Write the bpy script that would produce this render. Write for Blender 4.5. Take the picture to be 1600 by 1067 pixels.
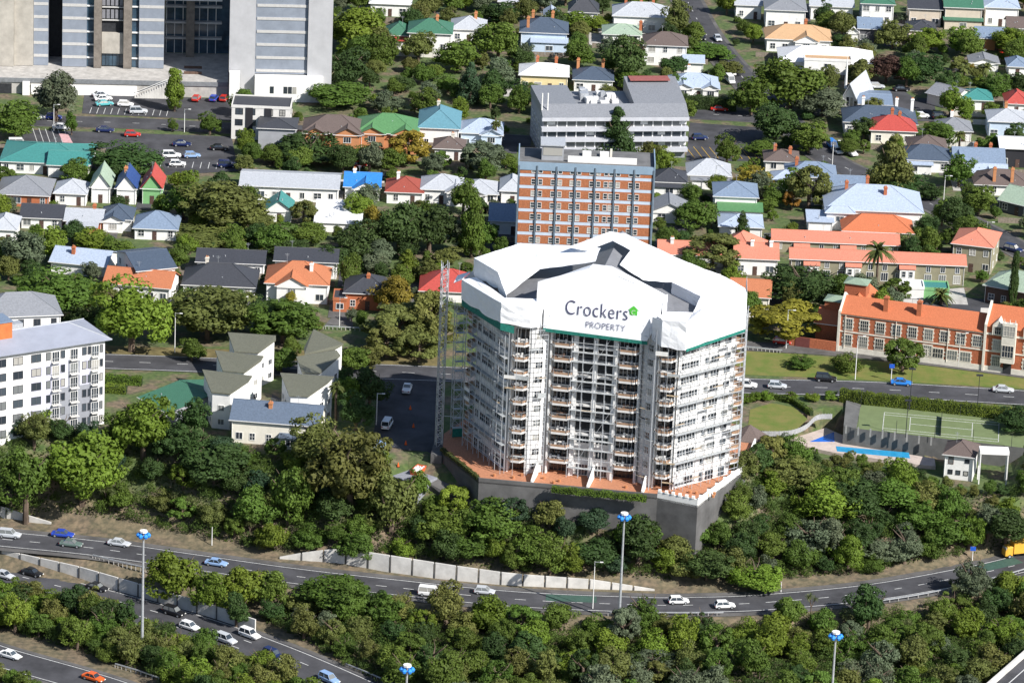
import bpy, math, random
from mathutils import Vector, Matrix
for o in list(bpy.data.objects): bpy.data.objects.remove(o)
SC=bpy.context.scene; COL=SC.collection
rnd=random.Random(7)
# ---------------------------------------------------------------- camera, sky, sun, exposure
F=7141.0; DEP=math.radians(19.6); ROLL=math.radians(2.4); HC=333.0
cd,sd=math.cos(DEP),math.sin(DEP); cr,sr=math.cos(ROLL),math.sin(ROLL)
cam=bpy.data.cameras.new('camera'); camo=bpy.data.objects.new('camera',cam); COL.objects.link(camo)
cam.sensor_width=36; cam.lens=36*F/1600; cam.clip_start=5; cam.clip_end=12000
right0=Vector((1,0,0)); fwd=Vector((0,cd,-sd)); up0=Vector((0,sd,cd))
rt=right0*cr+up0*sr; up=up0*cr-right0*sr   # the camera is rolled slightly
M=Matrix((rt,up,-fwd)).transposed().to_4x4(); M.translation=(0,0,HC); camo.matrix_world=M
SC.camera=camo
w=bpy.data.worlds.new('World'); SC.world=w; w.use_nodes=True
nt=w.node_tree; bg=nt.nodes['Background']; sky=nt.nodes.new('ShaderNodeTexSky'); sky.sky_type='NISHITA'
SUNH=Vector((0.78,-0.626,0)).normalized(); EL=math.radians(39)
sky.sun_disc=False; sky.ozone_density=3.0; sky.sun_elevation=EL; sky.sun_rotation=math.atan2(SUNH.x,SUNH.y)
nt.links.new(sky.outputs[0],bg.inputs[0]); bg.inputs[1].default_value=0.08
sl=bpy.data.lights.new('sun','SUN'); sl.energy=5.0; sl.angle=math.radians(.53); sl.color=(1,.965,.92)
so=bpy.data.objects.new('sun',sl); COL.objects.link(so); so.location=(200,400,400)
sv=Vector((SUNH.x*math.cos(EL),SUNH.y*math.cos(EL),math.sin(EL))); so.rotation_mode='QUATERNION'; so.rotation_quaternion=sv.to_track_quat('Z','Y')
SC.view_settings.view_transform='Standard'; SC.view_settings.look='None'; SC.view_settings.exposure=0.55; SC.view_settings.gamma=1
SC.render.engine='CYCLES'

def ray(px,py):
    u=(px-800)/F; v=(py-533.5)/F; a=u*cr+v*sr; b=-u*sr+v*cr
    return (a,cd-b*sd,-sd-b*cd)
def U(px,py,z=0.):
    d=ray(px,py); t=(z-HC)/d[2]; return Vector((d[0]*t,d[1]*t,z))
def proj(p):
    z=p[2]-HC; f=p[1]*cd-z*sd; a=p[0]/f; b=(-p[1]*sd-z*cd)/f
    return (800+(a*cr-b*sr)*F,533.5+(a*sr+b*cr)*F)
def S(px,py,z=0.):
    p=U(px,py,z); return F/(p.y*cd-(z-HC)*sd)
# ---------------------------------------------------------------- terrain height
def path(pts,z): return sorted([(U(x,y,z).x,U(x,y,z).y) for x,y in pts])
PE=path([(-140,690),(0,685),(200,672),(420,705),(560,720),(640,700),(690,715),(800,740),(1000,760),(1140,750),(1200,700),(1300,696),(1450,715),(1540,735),(1600,735),(1780,735)],0)
PR=path([(-140,792),(0,808),(225,843),(437,870),(600,895),(800,916),(1000,922),(1200,922),(1450,895),(1600,858),(1780,806)],-14)
def interp(P,x):
    if x<=P[0][0]: return P[0][1]
    if x>=P[-1][0]: return P[-1][1]
    for a,b in zip(P,P[1:]):
        if x<=b[0]: return a[1]+(b[1]-a[1])*(x-a[0])/(b[0]-a[0])
POOLP=[U(x,y,-3.6) for x,y in((1215,692),(1290,667),(1322,676),(1326,690),(1470,712),(1570,724))]
POOLB=sorted((p.x,p.y+1.2) for p in POOLP); PX0,PX1=POOLB[0][0],POOLB[-1][0]
def TZ(x,y):
    z=TZ0(x,y)
    if z>-4.4 and PX0-5<x<PX1+5 and y<interp(POOLB,x)+1:
        k=min(1,max(0,(x-PX0+5)/5),max(0,(PX1+5-x)/5))*min(1,max(0,interp(POOLB,x)+1-y))
        z=z*(1-k)-4.4*k
    return z
def TZ0(x,y):
    r=interp(PR,x); e=max(interp(PE,x),r+6)
    t=min(1,max(0,(y-r)/(e-r))); t=t*t*(3-2*t)
    z=-14*(1-t)
    q=min(1,max(0,(r-13.5-y)/7)); return z-3*q*q*(3-2*q)
def G(px,py):
    z=0
    for _ in range(25):
        p=U(px,py,z); z=.5*z+.5*TZ(p.x,p.y)
    return U(px,py,z)
# ---------------------------------------------------------------- materials
MATS={}
def mat(name,col,rough=.8,var=.12,scale=1.5,bump=0.,metal=0.,rand=0.,stripes=0.,trans=0.,coords='Object',col2=None,spec=.3):
    if name in MATS: return MATS[name]
    m=bpy.data.materials.new(name); m.use_nodes=True; n=m.node_tree.nodes; l=m.node_tree.links
    b=n['Principled BSDF']; b.inputs['Roughness'].default_value=rough; b.inputs['Metallic'].default_value=metal
    b.inputs['Specular IOR Level'].default_value=spec
    tc=n.new('ShaderNodeTexCoord'); nz=n.new('ShaderNodeTexNoise'); nz.inputs['Scale'].default_value=scale; nz.inputs['Detail'].default_value=6; nz.inputs['Roughness'].default_value=.65
    l.new(tc.outputs[coords],nz.inputs['Vector'])
    mx=n.new('ShaderNodeMix'); mx.data_type='RGBA'
    c2=col2 or tuple(max(0,c*(1-2.2*var)) for c in col); c1=tuple(min(1,c*(1+var)) for c in col) if not col2 else col
    mx.inputs[6].default_value=(*c1,1); mx.inputs[7].default_value=(*c2,1)
    rp=n.new('ShaderNodeValToRGB'); rp.color_ramp.elements[0].position=.33; rp.color_ramp.elements[1].position=.72
    l.new(nz.outputs['Fac'],rp.inputs[0]); l.new(rp.outputs[0],mx.inputs[0]); out=mx.outputs[2]
    if rand:
        oi=n.new('ShaderNodeObjectInfo'); hs=n.new('ShaderNodeHueSaturation')
        mr=n.new('ShaderNodeMapRange'); mr.inputs[3].default_value=1-rand; mr.inputs[4].default_value=1+rand
        mh=n.new('ShaderNodeMapRange'); mh.inputs[3].default_value=.488; mh.inputs[4].default_value=.52
        ml=n.new('ShaderNodeMath'); ml.operation='MULTIPLY'; ml.inputs[1].default_value=7.31; fr=n.new('ShaderNodeMath'); fr.operation='FRACT'
        l.new(oi.outputs['Random'],mr.inputs[0]); l.new(oi.outputs['Random'],ml.inputs[0]); l.new(ml.outputs[0],fr.inputs[0]); l.new(fr.outputs[0],mh.inputs[0])
        l.new(mr.outputs[0],hs.inputs['Value']); l.new(mh.outputs[0],hs.inputs['Hue']); l.new(out,hs.inputs['Color']); out=hs.outputs[0]
    l.new(out,b.inputs['Base Color'])
    if stripes:
        wv=n.new('ShaderNodeTexWave'); wv.inputs['Scale'].default_value=stripes; wv.bands_direction='X'
        l.new(tc.outputs[coords],wv.inputs['Vector']); bp=n.new('ShaderNodeBump'); bp.inputs['Strength'].default_value=.5; bp.inputs['Distance'].default_value=.06
        l.new(wv.outputs['Fac'],bp.inputs['Height']); l.new(bp.outputs[0],b.inputs['Normal'])
    elif bump:
        n2=n.new('ShaderNodeTexNoise'); n2.inputs['Scale'].default_value=scale*4; n2.inputs['Detail'].default_value=4
        l.new(tc.outputs[coords],n2.inputs['Vector']); bp=n.new('ShaderNodeBump'); bp.inputs['Strength'].default_value=bump; bp.inputs['Distance'].default_value=.1
        l.new(n2.outputs['Fac'],bp.inputs['Height']); l.new(bp.outputs[0],b.inputs['Normal'])
    if trans:
        tr=n.new('ShaderNodeBsdfTranslucent'); ms=n.new('ShaderNodeMixShader'); ms.inputs[0].default_value=trans
        l.new(out,tr.inputs[0]); l.new(b.outputs[0],ms.inputs[1]); l.new(tr.outputs[0],ms.inputs[2]); l.new(ms.outputs[0],n['Material Output'].inputs[0])
    MATS[name]=m; return m
PAL=dict(white=(.78,.77,.74),cream=(.74,.7,.6),offwhite=(.66,.64,.6),yellow=(.72,.6,.33),paleblue=(.52,.62,.74),beige=(.58,.5,.4),olive=(.27,.25,.17),brick=(.42,.14,.065),orangebrick=(.5,.22,.1),
 green=(.2,.42,.18),black=(.025,.025,.03),grey=(.33,.34,.36),darkgrey=(.1,.1,.11),blue=(.2,.33,.5),stone=(.62,.58,.5),brown=(.13,.08,.06))
ROOF=dict(slate=(.075,.1,.14),bluegrey=(.2,.26,.35),lightblue=(.4,.47,.58),lightgrey=(.45,.47,.5),grey=(.24,.25,.27),dark=(.055,.058,.068),brown=(.13,.1,.09),tan=(.5,.32,.18),terracotta=(.45,.165,.08),
 orange=(.5,.155,.07),pink=(.56,.21,.14),red=(.44,.075,.06),green=(.06,.17,.11),brightgreen=(.1,.24,.1),teal=(.06,.24,.22),tealblue=(.12,.27,.33),palegreen=(.33,.42,.32),white=(.78,.78,.78),olive=(.15,.15,.11),
 steel=(.11,.145,.2),blue=(.04,.22,.58),navy=(.03,.07,.22),redbrown=(.3,.07,.05),rust=(.3,.13,.07),copper=(.26,.34,.25))
def wallm(c): return mat('wall_'+c,PAL[c],.85,.06,.6,bump=.12)
def roofm(c):
    if c in('terracotta','orange','pink','redbrown','rust','tan','brown'): return mat('roof_'+c,ROOF[c],.85,.13,4.5,bump=.4)
    return mat('roof_'+c,ROOF[c],.5,.11,2.6,stripes=2.2)
glass=mat('glass',(.035,.045,.055),.08,.3,.8,spec=.6)
def blinds(m):   # some panes have pale curtains or blinds drawn behind them
    n=m.node_tree.nodes; l=m.node_tree.links; oi=n.new('ShaderNodeObjectInfo'); r=n.new('ShaderNodeValToRGB'); r.color_ramp.interpolation='CONSTANT'; e=r.color_ramp.elements; e[0].color=(.03,.038,.048,1); e[1].position=.45; e[1].color=(.06,.075,.09,1)
    for p,c in((.7,(.16,.17,.17,1)),(.86,(.36,.35,.32,1))): q=e.new(p); q.color=c
    l.new(oi.outputs['Random'],r.inputs[0]); l.new(r.outputs[0],n['Principled BSDF'].inputs['Base Color'])
blinds(glass)
framem=mat('white_paint',(.74,.73,.7),.5,.05)
asph=mat('asphalt',(.066,.066,.072),.9,.24,.14,bump=.2); asph2=mat('asphalt_light',(.115,.11,.105),.9,.24,.2,bump=.2)
paint=mat('road_paint',(.62,.62,.6),.7,.2,3); conc=mat('concrete',(.44,.42,.39),.9,.16,.5,bump=.25); concl=mat('concrete_pale',(.6,.58,.54),.9,.12,.4,bump=.2)
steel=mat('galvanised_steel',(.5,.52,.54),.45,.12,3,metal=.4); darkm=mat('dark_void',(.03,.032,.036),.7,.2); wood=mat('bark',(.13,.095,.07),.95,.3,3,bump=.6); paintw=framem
# ---------------------------------------------------------------- mesh builder
class MB:
    def __init__(s): s.v=[]; s.f=[]
    def poly(s,pts): n=len(s.v); s.v+= [tuple(p) for p in pts]; s.f.append(tuple(range(n,n+len(pts))))
    def box(s,x0,x1,y0,y1,z0,z1):
        n=len(s.v); s.v+=[(x0,y0,z0),(x1,y0,z0),(x1,y1,z0),(x0,y1,z0),(x0,y0,z1),(x1,y0,z1),(x1,y1,z1),(x0,y1,z1)]
        s.f+=[tuple(n+i for i in q) for q in((3,2,1,0),(4,5,6,7),(0,1,5,4),(1,2,6,5),(2,3,7,6),(3,0,4,7))]; return s
    def prism(s,poly,z0,z1):   # poly 2D ccw ; z may be lists
        k=len(poly); n=len(s.v); za=z0 if isinstance(z0,(list,tuple)) else [z0]*k; zb=z1 if isinstance(z1,(list,tuple)) else [z1]*k
        s.v+=[(p[0],p[1],za[i]) for i,p in enumerate(poly)]+[(p[0],p[1],zb[i]) for i,p in enumerate(poly)]
        s.f.append(tuple(n+i for i in range(k))[::-1]); s.f.append(tuple(n+k+i for i in range(k)))
        for i in range(k): j=(i+1)%k; s.f.append((n+i,n+j,n+k+j,n+k+i))
        return s
    def tube(s,p,q,r,k=5,r2=None):
        p=Vector(p);q=Vector(q);d=(q-p).normalized(); a=d.orthogonal().normalized(); b=d.cross(a); n=len(s.v); r2=r if r2 is None else r2
        for c,rr in((p,r),(q,r2)):
            for i in range(k): t=2*math.pi*i/k; s.v.append(tuple(c+a*math.cos(t)*rr+b*math.sin(t)*rr))
        for i in range(k): j=(i+1)%k; s.f.append((n+i,n+j,n+k+j,n+k+i))
        s.f.append(tuple(n+i for i in range(k))[::-1]); s.f.append(tuple(n+k+i for i in range(k))); return s
    def mesh(s,name,m):
        me=bpy.data.meshes.new(name); me.from_pydata(s.v,[],s.f); me.update()
        if m: me.materials.append(m)
        return me
    def build(s,name,m,parent=None,**k): return link(name,s.mesh(name,m),parent,**k)
def link(name,me,parent=None,loc=None,rz=0,sc=None):
    o=bpy.data.objects.new(name,me); COL.objects.link(o)
    if parent: o.parent=parent
    if loc is not None: o.location=loc
    if rz: o.rotation_euler=(0,0,rz)
    if sc: o.scale=sc
    return o
THINGS=[]   # (object, base label, px, py)
def thing(name,label,cat,loc=(0,0,0),rz=0,group=None,me=None):
    o=bpy.data.objects.new(name,me); COL.objects.link(o); o.location=loc; o.rotation_euler=(0,0,rz); tag(o,label,cat,group); return o
def tag(o,label,cat,group=None,at=None):
    o['label']=label; o['category']=cat
    if group: o['group']=group
    p=proj(at or o.location); THINGS.append((o,p[0],p[1])); return o
def struct(o): o['kind']='structure'; return o
def stuff(o,label=None,cat=None):
    o['kind']='stuff'
    if label: o['label']=label; o['category']=cat
    return o
LAND=[]     # landmarks (px,py,short)
FOOT=[]     # building footprints world (cx,cy,r)
# windows
WC={}
def winmesh(w,h,nx,nz,fr):
    k=(round(w,1),round(h,1),nx,nz,fr)
    if k in WC: return WC[k]
    w,h=k[0],k[1]; m=MB(); t=.09
    m.box(-w/2-t,w/2+t,-.1,.03,-t,0); m.box(-w/2-t,w/2+t,-.07,.03,h,h+t)
    m.box(-w/2-t,-w/2,-.07,.03,0,h); m.box(w/2,w/2+t,-.07,.03,0,h)
    for i in range(1,nx): x=-w/2+w*i/nx; m.box(x-.035,x+.035,-.065,.03,0,h)
    for i in range(1,nz): z=h*i/nz; m.box(-w/2,w/2,-.06,.03,z-.03,z+.03)
    p=MB(); p.poly([(-w/2,-.02,0),(w/2,-.02,0),(w/2,-.02,h),(-w/2,-.02,h)])
    WC[k]=(m.mesh('window',mat('frame_'+fr,PAL[fr],.5,.05)),p.mesh('pane',glass)); return WC[k]
def window(par,x,y,z,w,h,rz=0,nx=2,nz=1,fr='white'):
    a,b=winmesh(w,h,nx,nz,fr); o=link('window',a,par,(x,y,z),rz); link('pane',b,o); return o
# ---------------------------------------------------------------- ground, roads
def ground_mat():
    m=bpy.data.materials.new('ground'); m.use_nodes=True; n=m.node_tree.nodes; l=m.node_tree.links; b=n['Principled BSDF']; b.inputs['Roughness'].default_value=.95
    tc=n.new('ShaderNodeTexCoord')
    def noise(s,d=6):
        z=n.new('ShaderNodeTexNoise'); z.inputs['Scale'].default_value=s; z.inputs['Detail'].default_value=d; l.new(tc.outputs['Object'],z.inputs['Vector']); return z
    a=noise(.06); c=noise(.9); e=noise(.17)
    def ramp(src,p0,c0,p1,c1):
        r=n.new('ShaderNodeValToRGB'); r.color_ramp.elements[0].position=p0; r.color_ramp.elements[0].color=(*c0,1); r.color_ramp.elements[1].position=p1; r.color_ramp.elements[1].color=(*c1,1); l.new(src.outputs['Fac'],r.inputs[0]); return r
    g=ramp(c,.35,(.05,.085,.022),.7,(.1,.135,.04)); d=ramp(c,.35,(.09,.075,.05),.7,(.21,.155,.1))
    k=ramp(e,.46,(0,0,0),.62,(1,1,1)); mx=n.new('ShaderNodeMix'); mx.data_type='RGBA'
    l.new(k.outputs[0],mx.inputs[0]); l.new(g.outputs[0],mx.inputs[6]); l.new(d.outputs[0],mx.inputs[7])
    sx=n.new('ShaderNodeSeparateXYZ'); l.new(tc.outputs['Object'],sx.inputs[0]); mr=n.new('ShaderNodeMapRange'); mr.inputs[1].default_value=-6; mr.inputs[2].default_value=-11; l.new(sx.outputs[2],mr.inputs[0])
    m2=n.new('ShaderNodeMath'); m2.operation='MULTIPLY'; m2.inputs[1].default_value=.85; l.new(mr.outputs[0],m2.inputs[0]); m3=n.new('ShaderNodeMix'); m3.data_type='RGBA'; l.new(m2.outputs[0],m3.inputs[0]); l.new(mx.outputs[2],m3.inputs[6]); l.new(d.outputs[0],m3.inputs[7])
    l.new(m3.outputs[2],b.inputs['Base Color']); bp=n.new('ShaderNodeBump'); bp.inputs['Strength'].default_value=.6; bp.inputs['Distance'].default_value=.3
    l.new(c.outputs['Fac'],bp.inputs['Height']); l.new(bp.outputs[0],b.inputs['Normal']); return m
grass=mat('lawn',(.10,.15,.025),.95,.2,.25,bump=.4,col2=(.2,.17,.055)); dirt=mat('dry_earth',(.25,.16,.1),.95,.25,.8,bump=.6)
xs=[-4000,-1500,-600,-300]+[-160+2.*i for i in range(168)]+[300,600,1500,4000]; ys=[-1500,0,400,620]+[736+2.*i for i in range(264)]+[1400,1700,2500,5000,9000]
m=MB(); m.v=[(x,y,TZ(x,y)) for y in ys for x in xs]; nx=len(xs)
m.f=[(j*nx+i,j*nx+i+1,(j+1)*nx+i+1,(j+1)*nx+i) for j in range(len(ys)-1) for i in range(nx-1)]
struct(m.build('ground',ground_mat()))
def smooth(pts,k=8):
    P=[pts[0]]+list(pts)+[pts[-1]]; out=[]
    for i in range(1,len(P)-2):
        a,b,c,d=[Vector(p) for p in P[i-1:i+3]]
        for j in range(k):
            t=j/k; out.append(.5*((2*b)+(c-a)*t+(2*a-5*b+4*c-d)*t*t+(3*b-a-3*c+d)*t**3))
    out.append(Vector(P[-2])); return out
def offs(L,o):
    R=[]
    for i,p in enumerate(L):
        d=(L[min(i+1,len(L)-1)]-L[max(i-1,0)]); d.z=0; d.normalize(); R.append(p+Vector((d.y,-d.x,0))*o)   # + = right of travel
    return R
def strip(name,L,o0,o1,m,dz,parent=None,zf=None):
    A=offs(L,o0);B=offs(L,o1); mb=MB(); n=len(L)
    for a,b in zip(A,B): mb.v+=[(a.x,a.y,a.z+dz),(b.x,b.y,b.z+dz)]
    mb.f=[(2*i,2*i+1,2*i+3,2*i+2) for i in range(n-1)]
    return mb.build(name,m,parent)
ROADS=[]
def road(name,px,z,w,m=asph,lines=(),dashes=(),shoulder=0,dz=.1,zz=None):
    L=smooth([U(x,y,z) for x,y in px]); o=struct(strip(name,L,-w/2,w/2,m,dz)); ROADS.append((L,w/2+shoulder))
    if shoulder: strip('road_shoulder',L,-w/2-shoulder,w/2+shoulder,asph2,dz-.04,o)
    for a in lines: strip('edge_line',L,a-.09,a+.09,paint,dz+.02,o)
    for a,seg,gap in dashes:
        # cut dashes along the centre line
        acc=0; cur=[]; 
        for p,q in zip(L,L[1:]):
            k=max(1,int((q-p).length/.5))
            for i in range(k):
                c=p+(q-p)*(i/k); ph=acc%(seg+gap); acc+=(q-p).length/k
                if ph<seg: cur.append(c)
                elif len(cur)>2: strip('lane_dash',cur,a-.09,a+.09,paint,dz+.02,o); cur=[]
                else: cur=[]
    return o,L
ramp,RL=road('motorway_ramp',[(-160,822),(-80,832),(0,842),(150,857),(300,878),(450,899),(600,916),(800,936),(1000,945),(1100,945),(1200,941),(1360,926),(1500,902),(1600,880),(1760,838)],-14,8.6,asph,(-3.7,3.7),((.1,2.5,3),),1.6,.12)
mway,ML=road('motorway',[(-160,850),(-80,874),(0,899),(175,944),(300,980),(400,1015),(500,1056),(600,1102),(700,1150)],-17,12,asph,(-5.3,5.3),((-1.7,2.5,5),(1.9,2.5,5)),1.2,.12)
lower,LL=road('motorway_slip_road',[(-160,975),(-80,999),(0,1026),(120,1060),(200,1086),(300,1125)],-17,9,asph,(-4,4),(),1,.12)
MR=[]
mainr,ML2=road('main_road',[(-80,556),(100,563),(250,568),(400,574),(640,583),(900,593),(1150,603),(1350,608),(1500,616),(1700,628)],0,9.6,asph,(-4.3,4.3),((.0,3,5),),0,.1)
road('frontage_lane',[(1130,538),(1200,543),(1300,549),(1450,564),(1600,584),(1700,598)],0,6,asph2,(),(),0,.1)
road('terrace_street',[(-60,186),(0,188),(200,193),(360,201),(600,210),(830,221)],0,8.5,asph,(),((0,2,5),),.5,.1)
road('cross_street',[(1040,176),(1100,179),(1200,186),(1260,205)],0,9,asph,(),((0,2,4),),.5,.1)
road('diagonal_street',[(1062,-20),(1078,10),(1100,50),(1135,95),(1165,127),(1200,165),(1250,210),(1300,252),(1380,288),(1460,322),(1540,362),(1620,405)],0,7.6,asph,(),((0,2,6),),1,.13)
def patch(name,px,z,m,dz=.08,parent=None,lab=None):
    mb=MB(); mb.poly([U(x,y,z)+Vector((0,0,dz)) for x,y in px]); o=mb.build(name,m,parent)
    if not parent: struct(o)
    return o
cpA=patch('car_park',[(128,178),(132,146),(372,156),(372,190)],0,asph,.05)
cpB=patch('car_park',[(30,232),(38,203),(362,214),(372,268),(240,275),(130,262)],0,asph,.06)
cpC=patch('car_park',[(1072,252),(1078,192),(1192,200),(1190,252)],0,asph,.05)
cpD=patch('car_park',[(1372,142),(1412,142),(1478,190),(1395,190)],0,asph,.05)
patch('driveway',[(1022,386),(1028,352),(1078,354),(1080,388)],0,asph,.05)
yard=patch('service_yard',[(583,694),(592,588),(690,592),(684,716),(668,706),(640,704)],0,asph,.06)
patch('driveway',[(508,508),(530,482),(548,486),(552,510)],0,asph2,.05)
patch('driveway',[(765,400),(770,330),(805,330),(805,400)],0,asph,.05)
patch('forecourt',[(1398,500),(1400,455),(1560,470),(1560,520)],0,asph,.05)
patch('grass_verge',[(1150,585),(1152,548),(1240,553),(1450,572),(1640,596),(1640,610),(1400,596)],0,grass,.04)
patch('grass_verge',[(150,556),(165,540),(420,548),(690,545),(690,577),(400,566)],0,mat('dry_grass',(.17,.14,.06),.95,.25,.4,bump=.4),.04)
patch('lawn',[(1168,672),(1172,640),(1205,630),(1240,636),(1262,655),(1240,676)],0,grass,.05)
def baylines(cp,px0,px1,n,ln,dx=0,m=paint):
    for i in range(n):
        t=i/(n-1); p=U(px0[0]+(px1[0]-px0[0])*t,px0[1]+(px1[1]-px0[1])*t,0); mb=MB(); mb.poly([(p.x-.07,p.y,.09),(p.x+.07,p.y,.09),(p.x+dx+.07,p.y+ln,.09),(p.x+dx-.07,p.y+ln,.09)]); mb.build('bay_line',m,cp)
baylines(cpB,(60,228),(110,230),6,14,-3); baylines(cpC,(1085,247),(1185,250),9,9,-2,mat('yellow_paint',(.55,.35,.05),.8)); baylines(cpA,(140,178),(260,182),12,5); baylines(cpB,(250,262),(350,265),9,5)
# pink ramp into the car park
struct(patch('painted_crossing',[(103,232),(92,210),(106,210),(118,232)],0,mat('pink_paint',(.6,.36,.36),.8),.12))
# green bus markings on the ramp
for x0,x1,n in((852,926,10),(1535,1600,8)):
    i0=min(range(len(RL)),key=lambda i:abs(proj(RL[i])[0]-x0)); i1=min(range(len(RL)),key=lambda i:abs(proj(RL[i])[0]-x1))
    if i1>i0: strip('green_lane_patch',RL[i0:i1+1],-3.4,-.2,mat('green_lane',(.05,.1,.078),.85),.135,ramp)
# ---------------------------------------------------------------- foliage
def leafm(n,c,v=.28): return mat('leaf_'+n,c,.65,v,.35,rand=.2,trans=.3,spec=.25)
LEAF=dict(mid=(.102,.156,.024),dark=(.054,.094,.024),bright=(.148,.21,.024),olive=(.152,.165,.042),yellow=(.27,.22,.03),grey=(.13,.16,.09),blue=(.045,.085,.04),brown=(.11,.055,.045),orange=(.32,.17,.03),pale=(.18,.25,.08))
SPD=dict(mid='leafy mid-green tree',dark='dense dark-green tree',bright='bright green broadleaf tree',olive='olive-green tree',yellow='yellow-green tree',grey='grey-green tree',blue='blue-green tree',brown='purple-brown tree',orange='orange-leaved shrub',pale='pale green tree')
def leafquad(V,Fc,p,nrm,s,R):
    nrm=(nrm+Vector((R.uniform(-1,1),R.uniform(-1,1),R.uniform(-.6,1)))*.75).normalized(); a=nrm.orthogonal().normalized(); b=nrm.cross(a); t=R.uniform(0,6.28); c,s_=math.cos(t),math.sin(t)
    a,b=a*c+b*s_,b*c-a*s_; a*=s*.62; b*=s; k=len(V); V.extend([tuple(p-b*.5),tuple(p+a*.5),tuple(p+b*.5+nrm*s*.12),tuple(p-a*.5)]); Fc.append((k,k+1,k+2,k+3))
def crown_mesh(seed,shape,nleaf=5200):
    # unit crown: radius 1 horizontally, height 0..2 ; clumps on an uneven envelope
    R=random.Random(seed); V=[];Fc=[]; cl=[]
    n={'round':64,'oval':60,'cone':60,'column':44,'spread':54,'bush':30,'open':36,'dome':48}[shape]
    lobes=[(Vector((R.uniform(-.38,.38),R.uniform(-.38,.38),R.uniform(.62,1.4))),R.uniform(.42,.68)) for _ in range(5)]+[(Vector((0,0,.95)),.72)]
    for i in range(n):
        u=R.uniform(-.75,1); t=R.uniform(0,6.283); r=math.sqrt(max(0,1-u*u)); e=R.uniform(.6,.86)
        if shape=='cone': h=R.random()**1.4; rr=(1-h)*.82*R.uniform(.6,1.05)+.05; c=Vector((rr*math.cos(t),rr*math.sin(t),h*2)); s=.16+.2*(1-h)
        elif shape=='column': h=R.random(); rr=.62*math.sin(min(1,h*1.4+.25)*math.pi*.62)*R.uniform(.7,1); rr*=1-.55*h**3; c=Vector((rr*math.cos(t),rr*math.sin(t),h*1.85+.1)); s=.3
        elif shape=='spread': c=Vector((r*e*math.cos(t)*1.05,r*e*math.sin(t)*1.05,1.05+u*e*.85)); s=R.uniform(.24,.38)
        elif shape=='bush' or shape=='dome': u=abs(u); c=Vector((r*e*math.cos(t),r*e*math.sin(t),.25+u*e*1.5)); s=R.uniform(.16,.42) if shape=='bush' else R.uniform(.14,.32); c*=R.uniform(.82,1.12)
        elif shape=='open': c=Vector((r*e*1.05*math.cos(t),r*e*1.05*math.sin(t),1+u*e)); s=R.uniform(.18,.28)
        else: lc,lr=R.choice(lobes); c=lc+Vector((r*math.cos(t),r*math.sin(t),u*1.05))*lr*R.uniform(.75,1.05); s=R.uniform(.13,.36)
        cl.append((c,s))
    C0=Vector((0,0,.9)); per=nleaf//n; ls={'open':.13,'dome':.095}.get(shape,.115)
    for c,s in cl:
        out=(c-C0); out=out.normalized() if out.length>1e-3 else Vector((0,0,1))
        for k in range(per):
            d=Vector((R.gauss(0,1),R.gauss(0,1),R.gauss(0,1))).normalized()
            if d.dot(out)<-.25 and R.random()<.75: d=-d
            p=c+Vector((d.x,d.y,d.z*.8))*s*R.uniform(.7,1.22); leafquad(V,Fc,p,d,ls*R.uniform(.55,1.5),R)
    if shape!='open':
        for k in range(nleaf//7):  # inner mass
            d=Vector((R.gauss(0,1),R.gauss(0,1),R.gauss(0,1))).normalized(); rad=R.uniform(.35,.7)
            f=(1-.6*0) ; z=1+d.z*rad*.95; sc=max(.1,(1-z/2)) if shape=='cone' else 1; leafquad(V,Fc,Vector((d.x*rad*sc,d.y*rad*sc,z if shape not in('bush','dome') else abs(d.z)*1.2*rad+.2)),d,ls*1.7,R)
    return V,Fc
CROWN={}
def crown(shape,v,sp,nleaf=5200):
    k=(shape,v,sp)
    if k not in CROWN:
        g=(shape,v)
        if g not in CROWN: CROWN[g]=crown_mesh(hash_seed(shape,v),shape,nleaf)
        V,Fc=CROWN[g]; me=bpy.data.meshes.new('crown'); me.from_pydata(V,[],Fc); me.materials.append(leafm(sp,LEAF[sp])); CROWN[k]=me
    return CROWN[k]
def hash_seed(a,b): return sum(ord(c)*(i+3) for i,c in enumerate(a))*31+b
TRK={}
def trunk_mesh(v):
    if v in TRK: return TRK[v]
    R=random.Random(v+50); m=MB(); m.tube((0,0,-.3),(R.uniform(-.04,.04),R.uniform(-.04,.04),.55),.055,7,.04)
    for i in range(5):
        t=i*1.26+R.uniform(-.4,.4); a=Vector((0,0,R.uniform(.4,.55))); b=a+Vector((math.cos(t)*.26,math.sin(t)*.26,R.uniform(.16,.34))); m.tube(a,b,.028,5,.012); m.tube(b,b+Vector((math.cos(t+.5)*.12,math.sin(t+.5)*.12,.12)),.013,4,.005)
    TRK[v]=m.mesh('trunk',wood); return TRK[v]
TREES=[]
def tree(cx,cy,wp,hp,sp='mid',shape='round',name=None,zb=None,clear=.12):
    """crown centre and size in photo pixels -> a tree standing on the ground"""
    z=0
    for _ in range(12):
        s=S(cx,cy,max(z,0)+3); rad=wp/s/2*1.14; ch=max(1.2,(hp-rad*2*s*.34*.6)/(s*.94)); ht=ch*(1+clear); zc=ht-ch/2; p=U(cx,cy,z+zc); z=.5*z+.5*TZ(p.x,p.y)
    return plant(p.x,p.y,z,rad,ch,ht,sp,shape,name)
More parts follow.
